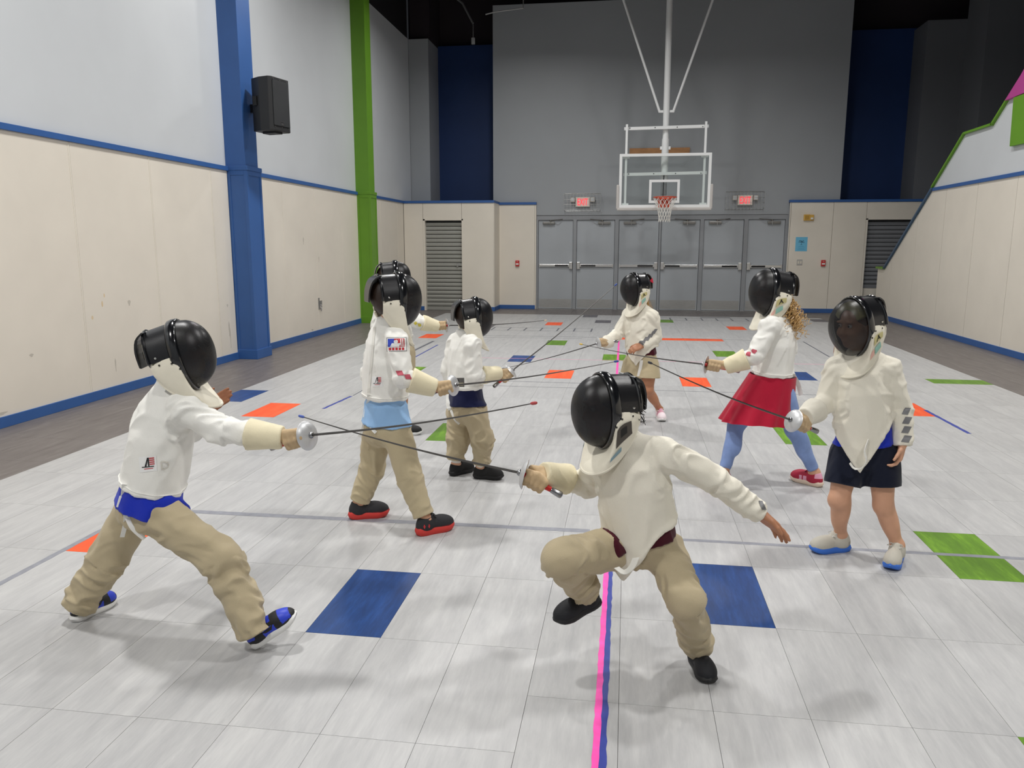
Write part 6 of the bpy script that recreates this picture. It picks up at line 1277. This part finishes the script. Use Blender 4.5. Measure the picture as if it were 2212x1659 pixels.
ST = {
 'P1': dict(label='child lunging with arm outstretched, royal blue shirt tail and khaki trousers', skin=SKIN['brown'], hair=HAIR['black'], sword='R', palm=-FHv*0.9+UP*0.2, curl=0.12, hem=0.035, shirt=fabric('shirt_royal', C(26, 48, 176)), tail=-0.045, bottom='trousers', pants=M_KHAKI, jacket=M_JACKET, seed=1, res=0.0058, pw2=0.014, leg_r=(0.086, 0.072, 0.066), drop=0.03, foil_label='fencing sword with red tip crossing in front of the light blue shirt', tip=(C(176, 64, 66), 'tip_red'), jr=1.02, jf=1.05, sw=0.012),
 'P2': dict(label='child standing in light blue shirt and black shoes with red soles', skin=SKIN['fair'], hair=HAIR['brown'], sword='R', palm=RHv, hem=0.105, shirt=fabric('shirt_sky', C(150, 190, 232)), tail=-0.03, bottom='trousers', pants=M_KHAKI2, jacket=M_JACKET, seed=2, leg_r=(0.082, 0.062, 0.053), drop=-0.02, pw2=0.007, foil_label='fencing sword with blue tip held by the child in light blue shirt', tip=(C(52, 78, 150), 'tip_blue'), res=0.0058),
 'P3': dict(label='small child in navy shirt and khaki joggers with black slip-on shoes', skin=SKIN['fair'], hair=HAIR['brown'], sword='R', palm=RHv, hem=0.075, shirt=fabric('shirt_navy', C(22, 28, 66)), tail=-0.03, bottom='trousers', pants=M_KHAKI, jacket=M_JACKET, seed=3, jw=0.0045, sw=0.007, leg_r=(0.086, 0.074, 0.060), drop=-0.03, pw2=0.014, foil_label='fencing sword with blue tip raised towards the doors', tip=(C(52, 78, 150), 'tip_blue'), sock=mat('sock_white', C(238, 236, 232), 0.9), res=0.0065, bres=0.006),
 'P4': dict(label='child in khaki shorts hidden behind the child with the light blue shirt', skin=SKIN['tan'], hair=HAIR['brown'], sword='R', palm=RHv, hem=0.03, bottom='shorts', cut={'R': 0.72, 'L': 0.72}, pants=M_KHAKI, jacket=M_JACKET, seed=4, foil_label='fencing sword with pale tip farthest back, aimed along the floor', tip=(C(206, 180, 150), 'tip_pale'), res=0.007, bres=0.006, pk=1.06),
 'P5': dict(label='child with straight blond hair and khaki shorts before the doors', skin=SKIN['tan'], hair=HAIR['blond'], sword='R', palm=FHv*0.4-UP*0.5, curl=0.5, hem=0.075, vdepth=0.15, vwidth=0.14, shirt=fabric('shirt_maroon', C(70, 14, 30)), tail=0.01, bottom='shorts', cut={'R': 0.52, 'L': 0.50}, pants=M_KHAKI2, jacket=M_JACKET2, seed=5, foil_label='fencing sword pointing down, held by the child in khaki shorts before the doors', tip=(C(60, 60, 66), 'tip_grey'), bib_label='pale', res=0.0068, bres=0.006, cuff=0.03, leg_r=0.100, cuff_m=M_JACKET2),
 'P6': dict(label='child in red skirt and blue leggings with curly blond hair', skin=SKIN['fair'], hair=HAIR['blond'], sword='L', palm=-RHv, hem=0.03, bottom='leggings', pants=fabric('leggings_blue', C(132, 156, 206), 0.7, var=0.18, vs=9), skirt=fabric('skirt_red', C(176, 22, 52), 0.8), jacket=M_JACKET, seed=6, skirt_bottom=(-0.085, -0.01, -0.262), foil_label='fencing sword with yellow tip held by the child in the red skirt', tip=(YW, 'tip_yellow'), bib_label='pale', res=0.0065, bres=0.006, pk=0.9),
 'P7': dict(label='child stepping forward with one foot lifted, maroon shirt and black shoes', skin=SKIN['tan'], hair=HAIR['black'], sword='R', palm=-UP+RHv*0.2-FHv*0.3, curl=0.20, spread=0.35, hand_l=0.155, jw=0.0045, hem=0.035, vdepth=0.165, vwidth=0.16, vcx=0.05, shirt=fabric('shirt_maroon', C(70, 14, 30)), tail=-0.02, bottom='trousers', pants=M_KHAKI, jacket=M_JACKET2, seed=7, leg_r=(0.084, 0.067, 0.058), foil_label='fencing sword with blue tip crossing low in front of the trousers', tip=(C(72, 96, 176), 'tip_pale_blue'), bib_label='dark', res=0.0055, jr=1.0, jf=1.12, drop=0.0),
 'P8': dict(label='child standing in dark shorts and royal blue shirt with grey shoes', skin=SKIN['fair'], hair=HAIR['red'], sword='R', palm=-RHv*0.8+FHv*0.3, curl=0.6, jw=0.0035, sw=0.007, hem=0.135, vdepth=0.255, vwidth=0.165, vcx=0.03, shirt=fabric('shirt_royal', C(26, 48, 176)), tail=-0.005, bottom='shorts', cut={'R': 0.66, 'L': 0.60}, pants=fabric('shorts_ink', C(22, 27, 44)), jacket=M_JACKET2, seed=8, foil_label='fencing sword held low by the child in dark shorts', tip=(C(90, 90, 96), 'tip_grey'), bib_label='pale', see=True, res=0.0058, cuff=0.075, cuff_m=M_JACKET2, leg_r=0.080, jr=0.95, jf=1.04),
}
FIG = {}
for p in PEOPLE:
    st = ST[p['key']]; st['shoe'] = SHOE[p['key']]; FIG[p['key']] = fencer(p, st)
# ---------------------------------------------------------------- marks, straps and hair on the fencers
def ell2(cx, cy, rx, ry, n=14): return [(cx+rx*math.cos(2*math.pi*k/n), cy+ry*math.sin(2*math.pi*k/n)) for k in range(n)], [tuple(range(n))]
def blob2(cx, cy, r, seed):
    q = random.Random(seed); n = 12; R = [r*q.uniform(0.75, 1.2) for _ in range(n)]; vs = [(cx, cy)]
    for f in (0.35, 0.7, 1.0): vs += [(cx+R[k]*f*math.cos(2*math.pi*k/n), cy+R[k]*f*math.sin(2*math.pi*k/n)) for k in range(n)]
    fs = [(0, 1+k, 1+(k+1) % n) for k in range(n)]
    for a in (1, 1+n): fs += [(a+k, a+n+k, a+n+(k+1) % n, a+(k+1) % n) for k in range(n)]
    return vs, fs
BV = {}
def bv(k, what='jacket'):
    if (k, what) not in BV: BV[(k, what)] = bvh_of(FIG[k][what])
    return BV[(k, what)]
def decal(k, mk, shapes, m, name, what='jacket', off=0.0028, parent=None):
    b = drape(bv(k, what), mk[0], mk[1], (0, 0, 1), shapes, off)
    if b.v: return b.build(name, m, parent or FIG[k][what])
M_INK = mat('print_ink', C(34, 32, 36), 0.7); M_PRED = mat('print_red', C(196, 40, 52), 0.7); M_PBLUE = mat('print_blue', C(52, 76, 190), 0.7); M_PWHITE = mat('patch_white', C(240, 240, 238), 0.7)
M_PGREY = mat('print_grey', C(118, 118, 120), 0.7); M_ROSE = mat('print_rose', C(196, 88, 104), 0.7); M_YEL = mat('print_yellow', C(222, 206, 84), 0.7)
# sleeve badge: framed, two-colour field with pale figure, lettering below
mk = MARKS['P2']['patch']; w, h = 0.098, 0.070
pt = decal('P2', mk, [rect2(-w/2, w/2, -h/2, h/2, 8, 6)], M_PGREY, 'sleeve_badge', off=0.0014)
decal('P2', mk, [rect2(-w/2+0.003, w/2-0.003, -h/2+0.003, h/2-0.003, 8, 6)], M_PWHITE, 'badge_field', off=0.0019, parent=pt)
decal('P2', mk, [rect2(-w/2+0.007, -0.012, -0.012, h/2-0.007, 4, 4)], M_PBLUE, 'badge_blue', off=0.0024, parent=pt)
decal('P2', mk, [rect2(-0.012, w/2-0.012, -0.012, h/2-0.007, 6, 4)], M_PRED, 'badge_red', off=0.0024, parent=pt)
decal('P2', mk, [ell2(-0.004, 0.013, 0.010, 0.009), shear2(rect2(-0.026, 0.016, -0.011, 0.006, 5, 2), 0.5), rect2(0.017, 0.022, -0.010, 0.026, 1, 3), rect2(0.026, 0.031, -0.010, 0.026, 1, 3)], M_PWHITE, 'badge_figure', off=0.0030, parent=pt)
decal('P2', mk, [rect2(-0.038+0.0155*i, -0.027+0.0155*i, -0.029, -0.016, 1, 1) for i in range(5)], M_PRED, 'badge_lettering', off=0.0026, parent=pt)
for k, lk, sz in (('P2', 'logo', 0.042), ('P1', 'logo', 0.046)):
    mk = MARKS[k][lk]
    lp = decal(k, mk, [rect2(-sz*0.62, sz*0.62, -sz*0.62, sz*0.62, 4, 4)], M_PWHITE, 'maker_label', off=0.0012)
    decal(k, mk, [([(-sz*0.25, -sz*0.18), (-sz*0.12, -sz*0.18), (sz*0.06, sz*0.5), (-sz*0.02, sz*0.5)], [(0, 1, 2, 3)]), rect2(0.0, sz*0.10, -sz*0.18, sz*0.5, 1, 2), rect2(-sz*0.45, sz*0.42, -sz*0.26, -sz*0.19, 3, 1)], M_INK, 'label_mark', off=0.0024, parent=lp)
    decal(k, mk, [rect2(sz*0.12, sz*0.48, sz*(0.40-0.16*i), sz*(0.48-0.16*i), 2, 1) for i in range(4)] + [rect2(-sz*0.3, sz*0.35, -sz*0.40, -sz*0.35, 3, 1)], M_PRED, 'label_stripe', off=0.0024, parent=lp)
mk = MARKS['P3']['logo']; lp = decal('P3', mk, [rect2(-0.034, 0.034, -0.028, 0.028, 4, 4)], mat('label_dark', C(86, 84, 82), 0.6), 'maker_label', off=0.0014)
decal('P3', mk, [rect2(-0.03, 0.03, -0.022, -0.002, 3, 2)], mat('label_khaki', C(156, 150, 128), 0.6), 'label_field', off=0.0022, parent=lp); decal('P3', mk, [ell2(-0.006, 0.008, 0.009, 0.010)], M_INK, 'label_mark', off=0.0022, parent=lp)
decal('P1', MARKS['P1']['letter'], [text2('D', 0.045)], mat('thread', C(214, 210, 200), 0.7), 'stitched_letter')
for i, m_ in enumerate(MARKS['P2']['red']): decal('P2', m_, [shear2(rect2(-0.015, 0.015, -0.012, 0.012, 7, 7), -0.4)], M_ROSE, 'sleeve_stripe')
for i, m_ in enumerate(MARKS['P6']['red']): decal('P6', m_, [blob2(0, 0, 0.014, i)], M_ROSE, 'sleeve_stripe')
for i, m_ in enumerate(MARKS['P4']['yellow']): decal('P4', m_, [blob2(0, 0, 0.013, i+9)], M_YEL, 'sleeve_stripe')
for i, m_ in enumerate(MARKS['P5']['grey']): decal('P5', m_, [shear2(rect2(-0.012-0.003*i, 0.012+0.003*i, -0.010-0.002*i, 0.010+0.002*i, 7, 7), 0.5)], M_PGREY, 'sleeve_stripe')
for i, m_ in enumerate(MARKS['P8']['grey']): decal('P8', m_, [shear2(rect2(-0.011, 0.011+0.002*i, -0.016, 0.016, 7, 7), 0.35)], M_PGREY, 'sleeve_stripe')
for i, m_ in enumerate(MARKS['P8']['cuffgrey']): decal('P8', m_, [shear2(rect2(-0.010, 0.010, -0.014, 0.014, 7, 7), 0.5)], M_PGREY, 'sleeve_stripe')
for i, m_ in enumerate(MARKS['P7']['grey']): decal('P7', m_, [shear2(rect2(-0.007, 0.007, -0.014, 0.014, 7, 7), -0.5)], M_PGREY, 'sleeve_stripe')

# crotch straps with buckles
for k, lst in STRAPS.items():
    F_ = FIG[k]
    for j, pts in enumerate(lst):
        P = []
        for q, d in pts:
            o = Vector(q) - Vector(d)*0.45; best = None
            for wh in ('jacket', 'trousers'):
                hit = bv(k, wh).ray_cast(o, Vector(d), 0.8)
                if hit[0] is not None and (best is None or hit[3] < best[1]): best = (hit[0], hit[3])
            P.append(np.array(best[0] - Vector(d)*0.007) if best is not None and k not in ('P7', 'P8') else np.array(q))
        wd = np.cross(P[-1]-P[0], np.array(pts[0][1])) if k not in ('P7', 'P8') else (FHv+UP*0.15 if k == 'P7' else FHv*0.8+RHv*0.6)
        wide = {0: 0.026}.get(j, 0.016)
        sb = ribbon('crotch_strap', P, wide, M_STRAP, F_['root'], wd)
        if j == 0 and k in ('P1', 'P2', 'P3'):
            c = (P[1]+P[2])/2; dv = unit(P[2]-P[1]); nv = -np.array(pts[1][1]); lv = unit(np.cross(dv, nv))
            MB().obox(c+nv*0.004, (lv, dv, np.cross(lv, dv)), (0.017, 0.022, 0.004)).build('buckle', mat('buckle_white', C(236, 236, 232), 0.4), sb, bevel=0.003)

# shoe emblems
F1 = FIG['P1']['shoes']['R'][1]; L1 = FIG['P1']['shoes']['R'][2]
for k, sd in (('P1', 'R'), ('P1', 'L')):
    sh, F_, L_ = FIG[k]['shoes'][sd]; up_ = [c for c in sh.children if c.name.startswith('upper')][0]; b_ = bvh_of(up_); s = FIG[k]['s']
    sw = [(-0.5, 0.10), (-0.30, -0.16), (0.0, -0.14), (0.5, 0.28), (0.06, -0.02), (-0.20, -0.02), (-0.36, 0.02)]
    for sg in (-1, 1):
        c = F_((L_*0.40, 0, 0.046*s)); d = F_.d((0, -sg, 0))
        b = drape(b_, c, d, F_.d((0, 0, 1)), [([(x*0.085*sg*(1 if True else 1), y*0.07) for x, y in sw], [tuple(range(7))])], 0.0016)
        if b.v: b.build('emblem', black, sh)
sh, F_, L_ = FIG['P2']['shoes']['R']; up_ = [c for c in sh.children if c.name.startswith('upper')][0]; b_ = bvh_of(up_)
for dx in (-0.012, 0.012):
    c = F_((L_*0.20+dx, 0, 0.055)); shp = [rect2(-0.0025, 0.0025, -0.010, 0.010, 1, 3), rect2(-0.006, 0.006, -0.0015, 0.0015, 1, 1)]
    for sg in (1, -1):
        b = drape(b_, c, F_.d((0, sg, 0)), F_.d((0, 0, 1)), shp, 0.0016)
        if b.v: b.build('emblem', mat('emblem_red', C(206, 50, 58), 0.5), sh)

# loose hair
def strands(k, roots, drop, n, length, curl, r, m, name, seed, spread=0.03):
    q = random.Random(seed); F_ = FIG[k]; b = MB(); HF = F_['HF']; hs = F_['hs']
    for i in range(n):
        a = roots(q); p0 = HF(np.array(a)*hs); dr = unit(np.array(drop) + np.array([q.uniform(-1, 1), q.uniform(-1, 1), q.uniform(-0.3, 0.3)])*spread*8); L_ = length*q.uniform(0.6, 1.1); N = 26
        u = unit(np.cross(dr, [0.3, 0.5, 0.8])); v = np.cross(dr, u); ph = q.uniform(0, 6.28); cr = curl*q.uniform(0.6, 1.3); pit = q.uniform(0.022, 0.036)
        P = []
        for t in range(N):
            x = t/(N-1); g = p0 + dr*L_*x - UP*0.03*x*x; e = min(1, x*4); P.append(g + (u*math.cos(ph+6.28*x*L_/pit)+v*math.sin(ph+6.28*x*L_/pit))*cr*e)
        b.tube(P, [r*(1-0.5*t/(N-1)) for t in range(N)], 5)
    o = smooth_obj(name, b, m, F_['root']); o['kind'] = 'stuff'; return o
H6 = mat('hair_curl', C(198, 162, 108), 0.35, var=0.35, vscale=90)
strands('P6', lambda q: (q.uniform(-0.055, 0.055), -0.085+q.uniform(-0.03, 0.02), -0.05+q.uniform(-0.05, 0.03)), (0.30, 0.02, -1), 170, 0.19, 0.014, 0.0034, H6, 'hair_curls', 1, 0.085)
strands('P5', lambda q: (q.uniform(-0.05, 0.05), -0.085+q.uniform(-0.01, 0.02), -0.055+q.uniform(-0.03, 0.02)), (0.22, -0.02, -1), 90, 0.22, 0.0012, 0.0022, HAIR['blond'], 'hair_lengths', 2, 0.03)
strands('P7', lambda q: (q.uniform(-0.06, 0.06), -0.088+q.uniform(-0.01, 0.01), q.uniform(-0.045, 0.055)), (0.7, 0.2, 0.1), 90, 0.045, 0.006, 0.0022, HAIR['black'], 'hair_curls', 3, 0.09)
F5_ = FIG['P5']; HF = F5_['HF']; c = HF(np.array((0.0, -0.125, 0.055))*F5_['hs']); bm_ = mat('bow_red', C(196, 26, 56), 0.6)
bw = MB()
for sg in (-1, 1): bw.raw([c, c+HF.d((sg*0.050, -0.015, 0.026)), c+HF.d((sg*0.058, -0.02, -0.020)), c+HF.d((sg*0.012, -0.024, -0.012)), c+HF.d((sg*0.045, 0.01, 0.0))], [(0, 1, 2, 3), (0, 3, 2, 4), (0, 4, 1), (1, 4, 2)])
smooth_obj('hair_bow', bw, bm_, F5_['root'])

for k in ('P2', 'P3'):
    m_ = MARKS[k]['seam']
    decal(k, m_, [shear2(rect2(-0.006, 0.006, -0.17, 0.17, 1, 40), 0.12)], mat('seam_cream', C(226, 224, 216), 0.8), 'back_zip', off=0.002)
